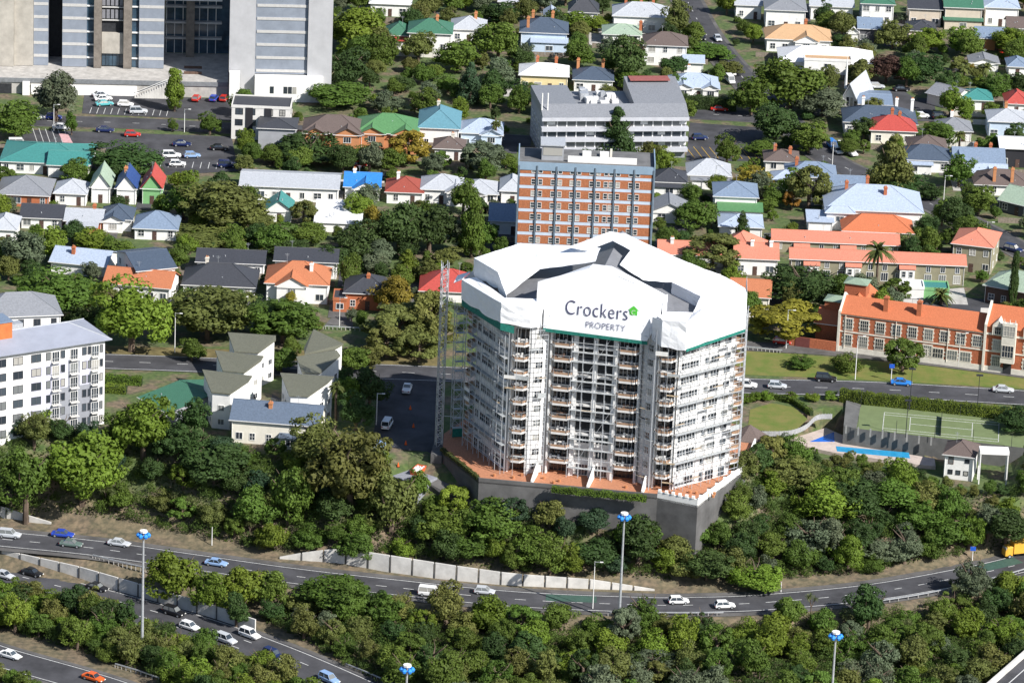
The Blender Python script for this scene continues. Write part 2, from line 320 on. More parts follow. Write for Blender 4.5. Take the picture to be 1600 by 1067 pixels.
def plant(x,y,z,rad,ch,ht,sp,shape='round',name=None,label=None,group=None,v=None):
    R=rnd; v=R.randrange(3) if v is None else v
    o=bpy.data.objects.new(name or 'tree',None); COL.objects.link(o); o.location=(x,y,z); o.rotation_euler=(0,0,R.uniform(0,6.28)); o['category']='tree' if ht>2.5 else 'shrub'
    link('crown',crown(shape,v,sp),o,(0,0,ht-ch),0,(rad,rad*R.uniform(.9,1.1),ch/2))
    if shape not in('bush',): tw_=min(ht*.95,rad*2.1); link('trunk',trunk_mesh(v),o,(0,0,0),0,(tw_,tw_,ht*.96))
    TREES.append([o,sp,x,y,z+ht*.5,label,group,shape]); return o
# ---------------------------------------------------------------- houses
def roofmesh(x0,x1,y0,y1,h,kind,R,o=.45):
    X0,X1,Y0,Y1=x0-o,x1+o,y0-o,y1+o; w=X1-X0; d=Y1-Y0; m=MB(); t=.16
    c=[(X0,Y0),(X1,Y0),(X1,Y1),(X0,Y1)]
    if kind=='flat':
        m.box(X0+o-.05,X1-o+.05,Y0+o-.05,Y1-o+.05,h-.25,h+.08)
        return m,[]
    if kind=='shed': # rises to the back
        m.prism(c,[h-t,h-t,h+R-t,h+R-t],[h,h,h+R,h+R]); return m,[]
    if kind=='shedf':
        m.prism(c,[h+R-t,h+R-t,h-t,h-t],[h+R,h+R,h,h]); return m,[]
    if kind=='gx': a,b=(X0,(Y0+Y1)/2),(X1,(Y0+Y1)/2)
    elif kind=='gy': a,b=((X0+X1)/2,Y0),((X0+X1)/2,Y1)
    elif w>=d: k=d/2*(.99); a,b=(X0+k,(Y0+Y1)/2),(X1-k,(Y0+Y1)/2)
    else: k=w/2*.99; a,b=((X0+X1)/2,Y0+k),((X0+X1)/2,Y1-k)
    if kind in('gx','gy'):
        if kind=='gx': ym=(Y0+Y1)/2; m.prism([(X0,Y0),(X1,Y0),(X1,ym),(X0,ym)],[h-t,h-t,h+R-t,h+R-t],[h,h,h+R,h+R]); m.prism([(X0,ym),(X1,ym),(X1,Y1),(X0,Y1)],[h+R-t,h+R-t,h-t,h-t],[h+R,h+R,h,h])
        else: xm=(X0+X1)/2; m.prism([(X0,Y0),(xm,Y0),(xm,Y1),(X0,Y1)],[h-t,h+R-t,h+R-t,h-t],[h,h+R,h+R,h]); m.prism([(xm,Y0),(X1,Y0),(X1,Y1),(xm,Y1)],[h+R-t,h-t,h-t,h+R-t],[h+R,h,h,h+R])
        return m,[((*a,h+R),(*b,h+R))]
    n=0; m.v=[(*p,h) for p in c]+[(*a,h+R),(*b,h+R)]+[(*p,h-t) for p in c]
    alongx = kind=='gx' or (kind=='hip' and w>=d)
    if alongx: m.f=[(0,1,5,4),(1,2,5),(2,3,4,5),(3,0,4)]
    else: m.f=[(0,1,4),(1,2,5,4),(2,3,5),(3,0,4,5)]
    m.f+=[(6,7,1,0),(7,8,2,1),(8,9,3,2),(9,6,0,3),(9,8,7,6)]
    caps=[((*a,h+R),(*b,h+R))]
    if kind=='hip':
        A,B=(*a,h+R),(*b,h+R)
        caps+= [((X0,Y0,h),A),((X0,Y1,h),A if alongx else B),((X1,Y0,h),B if alongx else A),((X1,Y1,h),B)]
    return m,caps
def vol(par,x0,x1,y0,y1,h,kind,R,rc,wc,z0=-1.5,o=.45,cap=True):
    wm=wallm(wc) if isinstance(wc,str) else wc; rm=roofm(rc) if isinstance(rc,str) else rc
    m=MB(); hh=h-.1
    if kind=='gy':
        k=len(m.v); xm=(x0+x1)/2; e=R*o/((x1-x0)/2+o)*.0+.1
        m.v+=[(x0,y0,z0),(x1,y0,z0),(x1,y0,hh),(xm,y0,hh+R-e),(x0,y0,hh),(x0,y1,z0),(x1,y1,z0),(x1,y1,hh),(xm,y1,hh+R-e),(x0,y1,hh)]
        m.f+=[(0,1,2,3,4),(9,8,7,6,5),(1,6,7,2),(5,0,4,9),(2,7,8,3),(9,4,3,8)]
    elif kind=='gx':
        ym=(y0+y1)/2; e=.12; m.v+=[(x0,y0,z0),(x0,y1,z0),(x0,y1,hh),(x0,ym,hh+R-e),(x0,y0,hh),(x1,y0,z0),(x1,y1,z0),(x1,y1,hh),(x1,ym,hh+R-e),(x1,y0,hh)]
        m.f+=[(4,3,2,1,0),(5,6,7,8,9),(0,5,9,4),(6,1,2,7),(4,9,8,3),(3,8,7,2)]
    elif kind in('shed','shedf'):
        za,zb=(hh,hh+R) if kind=='shed' else (hh+R,hh); m.prism([(x0,y0),(x1,y0),(x1,y1),(x0,y1)],z0,[za,za,zb,zb])
    else: m.box(x0,x1,y0,y1,z0,hh)
    m.build('wall',wm,par)
    rmesh,caps=roofmesh(x0,x1,y0,y1,h,kind,R,o); ro=rmesh.build('roof',rm,par)
    if kind=='flat':
        q=MB()
        for a in((x0-.1,x1+.1,y0-.1,y0+.15),(x0-.1,x1+.1,y1-.15,y1+.1),(x0-.1,x0+.15,y0+.15,y1-.15),(x1-.15,x1+.1,y0+.15,y1-.15)): q.box(*a,h-.3,h+.35)
        q.build('parapet',wm,par)
    elif cap and caps:
        q=MB()
        for a,b in caps: q.tube(a,b,.11,5)
        q.build('ridge_cap',rm,ro)
        if kind!='flat':
            g=MB(); g.box(x0-o-.1,x1+o+.1,y0-o-.12,y0-o-.01,h-.17,h-.03); g.build('gutter',framem,ro)
    return ro
def chimney(ro,x,y,z0,z1,c='brick',w=.75):
    m=MB(); m.box(x-w/2,x+w/2,y-w/2,y+w/2,z0,z1); m.box(x-w/2-.1,x+w/2+.1,y-w/2-.1,y+w/2+.1,z1-.35,z1-.12)
    o=m.build('chimney',wallm(c),ro); p=MB(); p.tube((x-.15,y,z1),(x-.15,y,z1+.35),.13,6); p.tube((x+.18,y,z1),(x+.18,y,z1+.3),.12,6); p.build('chimney_pot',wallm('orangebrick'),o)
def house(short,place,cx,cy,wpx,D,h,kind,R,rc,wc,rot=0,ch=(),ext=(),fg=(),win=1,cat='house',name='house',side=1,door=1,fr='white'):
    s=S(cx,cy,h); w=wpx/s; p=U(cx,cy,h); z=TZ(p.x,p.y+2); p=U(cx,cy,h+z); rz=math.radians(rot)
    o=thing(name,(short+' '+place).strip(),cat,(p.x,p.y,z),rz); LAND.append((cx,cy,short)); c=o.location+Vector((-math.sin(rz)*D/2,math.cos(rz)*D/2,0)); FOOT.append((c.x,c.y,max(w,D)/2*.95,w/2,D/2))
    ro=vol(o,-w/2,w/2,0,D,h,kind,R,rc,wc)
    for e in ext: # (x0frac,x1frac,y0,y1,h,kind,R,rc,wc)
        vol(o,-w/2+e[0]*w,-w/2+e[1]*w,e[2],e[3],e[4],e[5],e[6],e[7] or rc,e[8] or wc)
        if e[2]<-.5 and win:
            ww=(e[1]-e[0])*w; xm=-w/2+(e[0]+e[1])/2*w; window(o,xm,e[2],max(.8,e[4]-2.2),min(1.8,ww*.5),1.2,0,2,1,fr)
    for f in fg: # front gables (xfrac centre, width m, projection)
        xc=-w/2+f[0]*w; r2=R*min(1,f[1]/D*1.05) if kind!='gx' else R*.8
        vol(o,xc-f[1]/2,xc+f[1]/2,-f[2],D*.5,h,'gy',r2,rc,wc)
        if win: window(o,xc,-f[2],max(.7,h-2.1),min(1.7,f[1]*.5),1.3,0,3,1,fr)
    for q in ch: chimney(ro,-w/2+q[0]*w,q[1]*D,h+.1,h+R+q[3] if len(q)>3 else h+R+.9,q[2] if len(q)>2 else 'orangebrick')
    if kind!='flat':
        for j in range(rnd.randint(0,2)):
            x=rnd.uniform(-.3,.3)*w; fy=rnd.uniform(.12,.3); zz=h+R*fy*1.7 if kind in('hip','gx') else h+R*(1-abs(x)/(w/2+.45))
            v=MB(); v.tube((x,D*fy,zz-.4),(x,D*fy,zz+.45),.12,6); v.build('roof_vent',steel,ro)
        if rnd.random()<.5: x=rnd.uniform(-.25,.25)*w; a=MB(); a.tube((x,D*.5,h+R*.5),(x,D*.5,h+R+1.7),.04,4); a.tube((x-.5,D*.5,h+R+1.5),(x+.5,D*.5,h+R+1.5),.03,4); a.tube((x-.35,D*.5,h+R+1.2),(x+.35,D*.5,h+R+1.2),.03,4); a.build('aerial',steel,ro)
        for sx in(-1,1): q=MB(); q.tube((sx*(w/2-.15),-.08,0),(sx*(w/2-.15),-.08,h-.15),.06,5); q.build('downpipe',framem,o)
    if win:
        st=max(1,int(h/2.75)); n=max(1,int(w/2.9)); busy=[(-w/2+f[0]*w,f[1]/2+.8) for f in fg]+[(-w/2+(e[0]+e[1])/2*w,(e[1]-e[0])*w/2+.6) for e in ext if e[2]<0]
        for k in range(st):
            for i in range(n):
                x=-w/2+w*(i+.5)/n+rnd.uniform(-.25,.25)
                if any(abs(x-b[0])<b[1] for b in busy): continue
                if k==0 and door and i==n//2:
                    dm=MB(); dm.box(x-.5,x+.5,-.06,.02,0,2.1); do=dm.build('door',mat('door_'+('dark' if rnd.random()<.5 else 'red'),(.1,.06,.05),.5),o); hm=MB(); hm.box(x+.3,x+.38,-.12,-.06,1,1.12); hm.build('handle',steel,do); continue
                window(o,x,0,.85+k*h/st,rnd.choice((1.,1.3,1.7)),1.35,0,2,rnd.choice((1,2)),fr)
        if side:
            for sx,rr in((-1,-math.pi/2),(1,math.pi/2)):
                for k in range(st):
                    for i in range(max(1,int(D/4))): window(o,sx*w/2,D*(i+.5)/max(1,int(D/4)),.9+k*h/st,1.1,1.3,rr,2,1,fr)
    return o
def H(*a,**k):
    o=house(*a,**k)
    if rnd.random()<.6 and a[3]<560:
        f=FOOT[-1]; x0=f[0]-f[3]-3; x1=f[0]+f[3]+rnd.uniform(0,3); y=f[1]-f[4]-rnd.uniform(4,6) if rnd.random()<.5 else f[1]+f[4]+2.5; m=mat('fence_timber',(.24,.2,.16),.9,.2,2) if rnd.random()<.6 else wallm('offwhite')
        g=thing('garden_fence',('timber' if m.name=='fence_timber' else 'pale')+' garden fence '+('in front of' if y<f[1] else 'behind')+' the '+a[0],'fence',(x0,y,0)); n=max(2,int((x1-x0)/2.4))
        for i in range(n): MB().box(i*2.4,i*2.4+2.34,-.04,.04,0,1.3+.05*rnd.random()).build('fence_panel',m,g)
    return o
# --- far rows at the top
H('white house with a green hip roof and orange chimney','in the trees near the top',672,52,66,10,5.2,'hip',2.6,'green','white',ch=((.65,.5,'orangebrick'),))
H('dark green roofed cottage with a red verandah','left of the green-roofed house',622,55,36,8,3.4,'hip',2.4,'green','white',ext=((0,1,-2,0,2.5,'shed',.5,'red',None),))
H('white cottage with a pale grey hip roof','below the top edge of the trees',732,46,52,9,3.6,'hip',2.4,'lightgrey','white',ch=((.7,.6,'orangebrick'),))
H('white villa cut by the top edge','left of the tall trees',610,6,62,9,3.6,'hip',2,'white','white')
H('small white house at the top edge','above the pale grey cottage',800,3,40,8,3,'gx',1.6,'lightgrey','white')
H('pale blue two-storey house with slate roof and orange chimneys','beside the dark trees',850,51,72,10,5.4,'hip',2.7,'slate','paleblue',ch=((.25,.8),(.68,.8),(.15,.15)),ext=((.25,1,-2.4,0,3.4,'shed',.6,'lightblue',None),))
H('white house with a steep dark pyramid roof','at the top edge',912,19,44,8,3.6,'hip',4,'dark','white')
H('pale blue garden cottage','right of the slate-roofed blue house',861,24,20,5,2.6,'gy',1.4,'lightblue','paleblue',win=0)
H('long white villa with weathered roof and red chimneys','in the top row',1002,26,86,10,4.6,'hip',2.6,'lightgrey','white',ch=((.22,.7,'brick'),(.5,.7,'brick'),(.72,.7,'brick')))
H('low pale-green roofed bungalow','in front of the long white villa',972,54,58,8,2.8,'hip',1.8,'palegreen','white',ch=((1,.5,'brick'),))
H('white two-storey house with brown and tan hip roof','left of the diagonal street',1040,71,66,9,5.6,'hip',2.4,'brown','white',ext=((-.3,.0,1,8,3.4,'hip',1.4,'tan',None),))
H('cream yellow house with a bright white roof','above the office block',850,118,74,9,4.2,'hip',2,'white','yellow',ch=((.35,.8,'brick'),(.75,.8,'brick')))
H('white cottage with slate hip roof','right of the cream yellow house',927,125,60,9,3.4,'hip',2.2,'slate','white',ch=((.1,.9),(.75,.9)))
H('white villa with two front gables and a pale blue roof','above the hedge',1084,136,74,9,3.2,'hip',2.4,'lightblue','white',fg=((.28,4.5,1.2),(.86,4,1)),ch=((.4,.9,'white'),))
H('small white outbuilding','behind the two-gabled villa',1084,98,30,6,2.8,'gx',1.2,'lightblue','white',win=0)
H('white block with arched openings and grey roof','at the top right of the diagonal street',1228,16,62,10,5.4,'hip',2,'grey','white')
H('white shed-roofed house at the top edge','right of the diagonal street',1170,8,40,8,4,'gx',1.4,'lightgrey','white')
H('white house with a wide tan tiled roof','above the long white hall',1248,62,100,10,3.6,'hip',2.7,'tan','white',fg=((.62,6,1.4),),ch=((.62,.7,'brick'),))
H('long white hall with white metal roof','behind the church spire',1292,98,146,12,3.2,'hip',2.6,'white','white',ext=((.25,.75,-4,0,5,'flat',0,'tan',None),))
H('white terrace house at the top edge','above the tan roof',1300,10,66,9,4,'gx',1.5,'lightgrey','white')
H('white house with a dark green roof','in the top right row',1372,6,50,9,6,'hip',1.6,'green','white')
H('beige two-storey house with charcoal roof','in the top right row',1446,14,50,9,5,'gx',1.6,'dark','beige')
H('beige house with a green-grey gabled roof','in the top right row',1506,12,58,9,6,'gx',1.8,'green','beige',ext=((0,1,-1.5,0,2.8,'shed',.4,'green',None),))
H('white house with red awning','at the top right corner',1566,12,52,9,5.4,'hip',1.6,'lightblue','white')
H('dark house with a blue-grey gable roof','below the white terrace',1360,45,36,8,4,'gx',2,'bluegrey','darkgrey',ext=((-.45,-.02,0,6,2.8,'gy',1.6,'white','white'),))
H('charcoal-roofed bungalow','among the bright green trees',1441,48,42,8,2.6,'hip',1.8,'dark','beige',win=0)
H('orange-walled house with a blue roof','among trees at the right',1548,60,44,8,3.4,'gx',2,'bluegrey','orangebrick')
H('brown-roofed house at the right edge','right of the blue-roofed orange house',1590,44,30,8,3,'gx',2,'brown','white')
H('white garage with a low gable','in the right car yard',1538,98,44,6,2.4,'gy',1.2,'grey','white',win=0)
H('cottage with pale gable at the right edge','right of the white garage',1590,104,28,7,2.8,'hip',1.6,'bluegrey','white')
H('brown flat-roofed hall with a blue metal roof','right of the A-frame church',1368,163,50,12,2.6,'gx',1,'bluegrey','brick',win=0)
H('long grey-roofed shed with a cream gable end','at the end of the church car park',1470,150,50,9,3,'gx',1.8,'grey','cream',rot=-38,win=0)
H('small house with a teal-green roof','right of the grey shed',1527,156,46,8,2.8,'hip',1.8,'teal','white')
H('house with a red roof','at the right edge below the grey cottage',1590,162,34,8,3,'hip',2.4,'red','white')
H('large white villa with slate-blue hip roof and white chimneys','behind the red-roofed house',1376,192,112,11,3.4,'hip',2.8,'slate','white',ch=((.28,.9,'white'),(.75,.9,'white'),(.97,.9,'white')))
H('cream house with a bright red hip roof','right of the diagonal street',1396,204,70,9,3.6,'hip',2.6,'red','cream',ch=((.5,.8,'brick'),(.65,.5,'brick')))
H('grey-roofed cottage','right of the bright red roof',1492,204,52,8,2.8,'hip',2.2,'grey','white',ch=((.45,.8,'white'),))
H('two-storey pale blue house','at the right edge',1575,190,58,9,4.6,'hip',2,'lightgrey','paleblue',ch=((.5,.8),))
H('brown-grey hip-roofed bungalow','behind the slate-blue house',1450,234,58,9,2.8,'hip',2.4,'brown','white')
H('white house with a slate-blue roof and verandah','right of the tall pine',1448,250,74,9,3.2,'hip',2.6,'slate','white',ext=((-.15,.6,-2,0,2.6,'shed',.4,'lightblue',None),))
H('slate-roofed house with three brick chimneys','right of the slate-blue house',1530,254,78,9,2.8,'gx',2.4,'bluegrey','white',ch=((.45,.6,'brick'),(.75,.6,'brick')),fg=((.1,5,1),))
H('pale blue gabled cottage','in front of the three-chimney house',1542,276,62,7,2.6,'gx',2.2,'lightblue','white',fg=((.55,5,.8),),win=0)
H('black modern house with a white roof','at the right edge',1592,232,56,10,5,'gx',1.2,'white','black')
H('white house with a dark brown hip roof and tall chimneys','at the right edge below the black house',1566,289,84,9,2.8,'hip',2.6,'brown','white',ch=((.35,.1,'orangebrick',1.4),(.68,.1,'orangebrick',1.4)))
H('dark house with a pale teal roof','at the right edge',1588,318,60,10,3,'gx',2.6,'palegreen','darkgrey',rot=-35)
H('dark-roofed bungalow with brick chimneys','left of the diagonal street',1222,252,52,8,2.8,'hip',1.8,'brown','offwhite',ch=((.3,.6,'brick'),(.75,.4,'brick')))
H('slate-roofed villa with a pale front wing','left of the diagonal street',1268,276,76,9,3,'hip',2.4,'bluegrey','white',ext=((-.3,.25,-3,3,2.8,'hip',1.6,'lightblue',None),),ch=((.2,.5,'brick'),))
H('shadowed slate-roofed wing','behind the big pale blue roof',1322,296,62,11,3,'gx',1.8,'bluegrey','grey',win=0)
H('large white lodge with a pale blue hip roof and brick chimneys','above the orange terraces',1366,329,150,15,4.4,'hip',4,'lightblue','white',ch=((.22,.5,'brick',.6),(.62,.32,'brick',.4),(.45,.8,'brick',.6)),ext=((.0,.28,-2.6,0,4.4,'hip',1.2,None,None),))
H('house with an orange tiled hip roof','below the white lodge',1372,362,108,9,2.6,'hip',2.8,'orange','white')
H('small white shed with a pale roof','left of the white lodge',1282,346,38,6,2.8,'shed',.8,'lightblue','white',win=0)
# terraces
def terrace(short,place,cx,cy,wpx,D,h,R,bays,rot=0):
    o=house(short,place,cx,cy,wpx,D,h,'gx',R,'pink','olive',rot,win=0,cat='terrace',name='terrace_row'); w=wpx/S(cx,cy,h)
    n=int(w/3.1)
    for i in range(n):
        x=-w/2+w*(i+.5)/n
        if any(abs(x/w+.5-b)<.04 for b in bays): continue
        window(o,x,0,h-2.0,.9,1.3,0,2,1)
        if h>4.5: window(o,x,0,.5,1.5,1.9,0,3,1)
    for b in bays: 
        xb=-w/2+b*w; m=MB(); m.box(xb-1.7,xb+1.7,-1.2,.3,-1,h-1.2); m.build('bay',wallm('white'),o); q=MB(); q.prism([(xb-1.9,-1.4),(xb+1.9,-1.4),(xb+1.9,.5),(xb-1.9,.5)],[h-1.2]*2+[h-.2]*2,[h-1.05]*2+[h-.05]*2); q.build('bay_roof',roofm('pink'),o)
        for dx in(-.8,.8): window(o,xb+dx,-1.2,h-3,.8,1.3,0,1,2)
    return o
terrace('upper terrace row with salmon tile roof and olive walls','behind the date palm',1306,379,196,7,2.9,1.5,(.23,.6))
terrace('lower terrace row with long salmon roof and white bays','in front of the upper terrace',1372,409,272,6.4,5,1.5,(.12,.36,.67))
H('olive end house with a salmon hip roof','at the right end of the terraces',1520,383,62,11,6.6,'hip',2.2,'pink','olive',rot=-14)
H('house with a rose-pink hip roof','left of the terraces',1148,392,58,10,3,'hip',3.2,'pink','white',rot=-20)
H('white-walled house with salmon roof and white chimneys','left of the terraces',1182,404,66,9,4,'gx',2.4,'pink','white',ch=((.4,.4,'white'),(.85,.4,'white')))
H('low salmon-roofed row','behind the thin-leaved tree',1080,398,100,8,2.8,'gx',2,'pink','offwhite',ch=((.2,.4,'white'),),win=0)
H('orange tiled house with skylights','right of the wrapped tower',1172,463,60,9,3,'gx',2.6,'terracotta','cream',rot=-4)
H('dark house with a pale green roof','beside the cypress at the right edge',1580,452,86,10,4.2,'hip',3,'palegreen','brown',rot=-25)
H('teal metal shed','behind the brick school',1463,452,40,5,2.4,'flat',0,'teal','green',win=0,cat='shed',name='shed')
H('white metal shed','left of the teal shed',1428,450,32,5,2.6,'flat',0,'white','white',win=0,cat='shed',name='shed')
# houses around the brick apartment block
H('white cottage with a charcoal hip roof','right of the brick apartment block',1046,284,52,8,3,'hip',2.2,'dark','white',ext=((0,1,-2.2,0,2.4,'shed',.5,None,None),))
H('cottage with a light grey hip roof and verandah','above the white flats',1108,274,66,9,3,'hip',2.8,'lightgrey','white',ext=((.1,1,-2,0,2.4,'shed',.4,'grey',None),))
H('white two-storey flats with blue-grey hip roof','beside the yellow-green tree',1150,307,66,10,5,'hip',2.2,'bluegrey','white',ext=((.1,1.1,-4,0,2.8,'shed',.8,'brightgreen',None),))
H('low pale blue roofed house','in front of the white flats',1158,354,66,9,2.6,'hip',1.6,'lightblue','white',win=0)
H('white gabled cottage behind a garden tree','right of the brick apartment block',1046,330,54,8,3,'gy',2,'grey','white')
H('white cottage with grey dormered roof','left of the brick apartment block',790,345,48,10,3.4,'gx',2.6,'bluegrey','white')
H('white house with red end wall','left of the brick apartment block',800,298,34,9,3.4,'hip',2.2,'lightgrey','white')
# left-centre
H('brown-roofed brick terrace house','left of the green-roofed terrace',520,208,92,11,5,'hip',3,'brown','orangebrick',fg=((.2,5,.6),(.75,6,.8)))
H('orange brick terrace with bright green roof','beside the teal-roofed house',605,208,94,12,5,'hip',3.2,'brightgreen','orangebrick',fg=((.25,6,.8),(.8,6,.8)))
H('tall white house with a teal-blue roof','right of the green-roofed terrace',686,200,62,14,5.2,'hip',3.2,'tealblue','white',ch=((.45,.7,'stone'),))
H('small cottage with a brown roof','in front of the teal-blue roofed house',702,232,46,7,3,'hip',2,'brown','white',ch=((.6,.5,'stone'),))
H('pale blue house with a front gable','right of the teal-blue roofed house',752,208,64,9,4,'hip',2.4,'lightblue','paleblue',fg=((.75,5,1),))
H('long white school building with rooflights','above the teal cottage',452,292,152,12,3.6,'gx',1.4,'lightgrey','white',name='school_building',cat='building')
H('white house with a bright blue roof','right of the long school building',566,292,54,9,3.4,'gx',2.2,'blue','white',fg=((.6,5.5,1.5),),ch=((.25,.5,'white'),))
H('house with a dark red roof','behind the dark conifer',632,300,56,9,3,'hip',2.4,'redbrown','white',ch=((.3,.6,'white'),))
H('white villa with grey hip roof and bay','behind the big dark trees',690,296,62,9,3.6,'hip',2.4,'lightgrey','white',fg=((.85,4,1.6),))
H('white bungalow with a pale grey roof and green gable','left of the white red-ended house',748,302,58,9,2.8,'hip',2,'lightgrey','white',fg=((.45,4,1),))
H('little white cottage with a teal gable roof','below the school building',436,328,38,7,3,'gy',2.4,'teal','white')
H('low house with a wide white roof','beside the big trees',528,348,70,12,2.4,'shed',1.6,'white','white',win=0)
H('teal-roofed hall','at the left edge by the car park',70,254,138,16,3,'hip',2.2,'teal','white',ext=((.55,.98,-2,8,3.2,'gx',2,'teal',None),),name='hall',cat='hall')
H('brick house with a wide grey roof','at the left edge',36,304,80,12,3,'hip',2.8,'grey','brick')
H('white pyramid-roofed cottage','between the grey roof and the painted cottages',110,302,48,8,3,'hip',2.2,'lightgrey','white')
H('narrow white cottage with pale green steep roof','left of the three painted cottages',157,292,29,9,4,'gy',3.4,'palegreen','white')
H('narrow white cottage with navy steep roof','middle of the three painted cottages',197,294,30,9,4,'gy',3.2,'navy','white',ch=((.4,.5,'orangebrick',.6),))
H('narrow green cottage with red steep roof','right of the three painted cottages',237,294,30,9,4,'gy',3.4,'red','green')
H('white house with a flat dark roof','below the grey roof at the left',65,340,64,9,2.8,'gx',1.8,'dark','white')
H('brick cottage with rusty pale roof','below the white pyramid-roofed cottage',130,345,56,9,2.8,'gx',1.4,'lightgrey','brick',ch=((.75,.6,'brick'),),ext=((.1,.9,-3,0,2.4,'shed',.5,None,None),))
H('white bungalow with slate roof and half-timbered gable','below the navy-roofed cottage',182,342,46,8,3,'hip',2.2,'slate','white',fg=((.4,4.5,1.4),))
H('white cottage with a blue-grey hip roof','left of the big olive tree',243,357,66,9,2.8,'hip',2.8,'bluegrey','white')
H('white house at the left edge','above the grey-green tree',4,358,40,9,3.4,'hip',2,'lightgrey','white')
H('house with a broad pale blue roof','above the left trees',122,412,88,10,2.8,'gx',2,'lightblue','white',rot=-10,ch=((.35,.3,'brick'),),win=0)
H('white flats with a long slate roof','left of the dark-roofed row',244,420,62,14,6,'gx',2,'slate','white',rot=24,name='flats',cat='flats')
H('white house with a terracotta roof','behind the bright tree',214,446,104,9,3.6,'gx',2.4,'terracotta','white',rot=-8)
H('white flats with three dark roof sections','behind the black hip roof',360,410,104,9,3.2,'gx',1.6,'dark','white',name='flats',cat='flats')
H('white flats with charcoal roof','behind the orange-tiled house',478,408,96,9,4,'gx',1.6,'dark','white',name='flats',cat='flats')
H('house with a black hip roof','left of the orange-tiled house',342,446,112,11,2.8,'hip',3.4,'dark','white',ch=((.3,.6,'stone'),))
H('white house with orange tiles and awnings','left of the dark brick house',464,443,96,11,4.6,'hip',3.4,'terracotta','white',fg=((.42,6.5,1.6),),ch=((.72,.3,'white',.4),))
H('dark-roofed brick house with a garage','left of the yellow tree',574,458,70,10,4,'hip',2.8,'dark','brick',ch=((.5,.4,'brick',.3),),ext=((-.25,.05,-2,4,3,'flat',0,None,None),))
H('house with a bright red hip roof','behind the lattice mast',700,455,86,11,2.6,'hip',3.4,'red','white',win=0)
H('green-roofed hall','right of the white apartment block',240,632,76,20,3.4,'gx',1.8,'green','grey',rot=-52,name='hall',cat='hall',win=0)
H('cream house with slate roof and red chimney','below the olive-roofed townhouses',430,660,138,8,5,'gx',3,'steel','cream',rot=-6,ch=((.42,.35,'orangebrick',.3),),ext=((.58,.8,-1.5,0,2.6,'shed',.4,None,None),))
# ---------------------------------------------------------------- angular townhouses with olive roofs
def polyhouse(short,place,pts,zs,wc='white',rc='olive'):
    W=[U(x,y,z) for (x,y),z in zip(pts,zs)]; c=sum(W,Vector())/len(W); g=TZ(c.x,c.y); o=thing('townhouse',short+' '+place,'townhouse',(c.x,c.y,g)); LAND.append((pts[0][0],pts[0][1],short)); FOOT.append((c.x,c.y,6,6,6))
    P=[(p.x-c.x,p.y-c.y) for p in W]
    ar=sum(P[i][0]*P[(i+1)%len(P)][1]-P[(i+1)%len(P)][0]*P[i][1] for i in range(len(P)))
    zz=[z-g for z in zs]
    if ar<0: P=P[::-1]; zz=zz[::-1]
    Q=[(x*.93,y*.93) for x,y in P]
    MB().prism(Q,-2,[z-.2 for z in zz]).build('wall',wallm(wc),o); MB().prism(P,[z-.25 for z in zz],zz).build('roof',roofm(rc),o)
    for i in range(len(Q)):
        a,b=Vector((*Q[i],0)),Vector((*Q[(i+1)%len(Q)],0)); d=b-a; n=Vector((d.y,-d.x,0))
        if n.y<0 and d.length>2.5:
            rz=math.atan2(d.y,d.x)
            for k in(0,1):
                for j in range(max(1,int(d.length/2.6))):
                    t=(j+.5)/max(1,int(d.length/2.6)); q=a+d*t; window(o,q.x,q.y,1+k*3,1.2,1.1,rz)
    return o
polyhouse('white townhouse with a grey-olive angular roof','rear left of the six townhouses',[(356,519),(431,524),(431,531),(404,551),(366,549)],[9,9.4,9,8,8])
polyhouse('white townhouse with an olive angular roof','middle left of the six townhouses',[(336,547),(412,556),(408,563),(382,582),(348,579)],[9,9.4,9,8,8])
polyhouse('white townhouse with a folded olive roof','front left of the six townhouses',[(316,577),(394,587),(388,596),(360,615),(330,612)],[9,9.4,9,8,8])
polyhouse('white townhouse with a dark steep roof','rear right of the six townhouses',[(490,514),(537,537),(524,545),(476,553),(475,543)],[9.6,9,8.4,8,8])
polyhouse('white townhouse with a shaded olive roof','middle right of the six townhouses',[(463,557),(526,547),(532,555),(500,583),(472,582)],[9,9,8.6,8,8])
polyhouse('white townhouse with a wide olive roof','front right of the six townhouses',[(438,582),(522,588),(512,598),(482,619),(452,618)],[9,9.4,9,8,8])
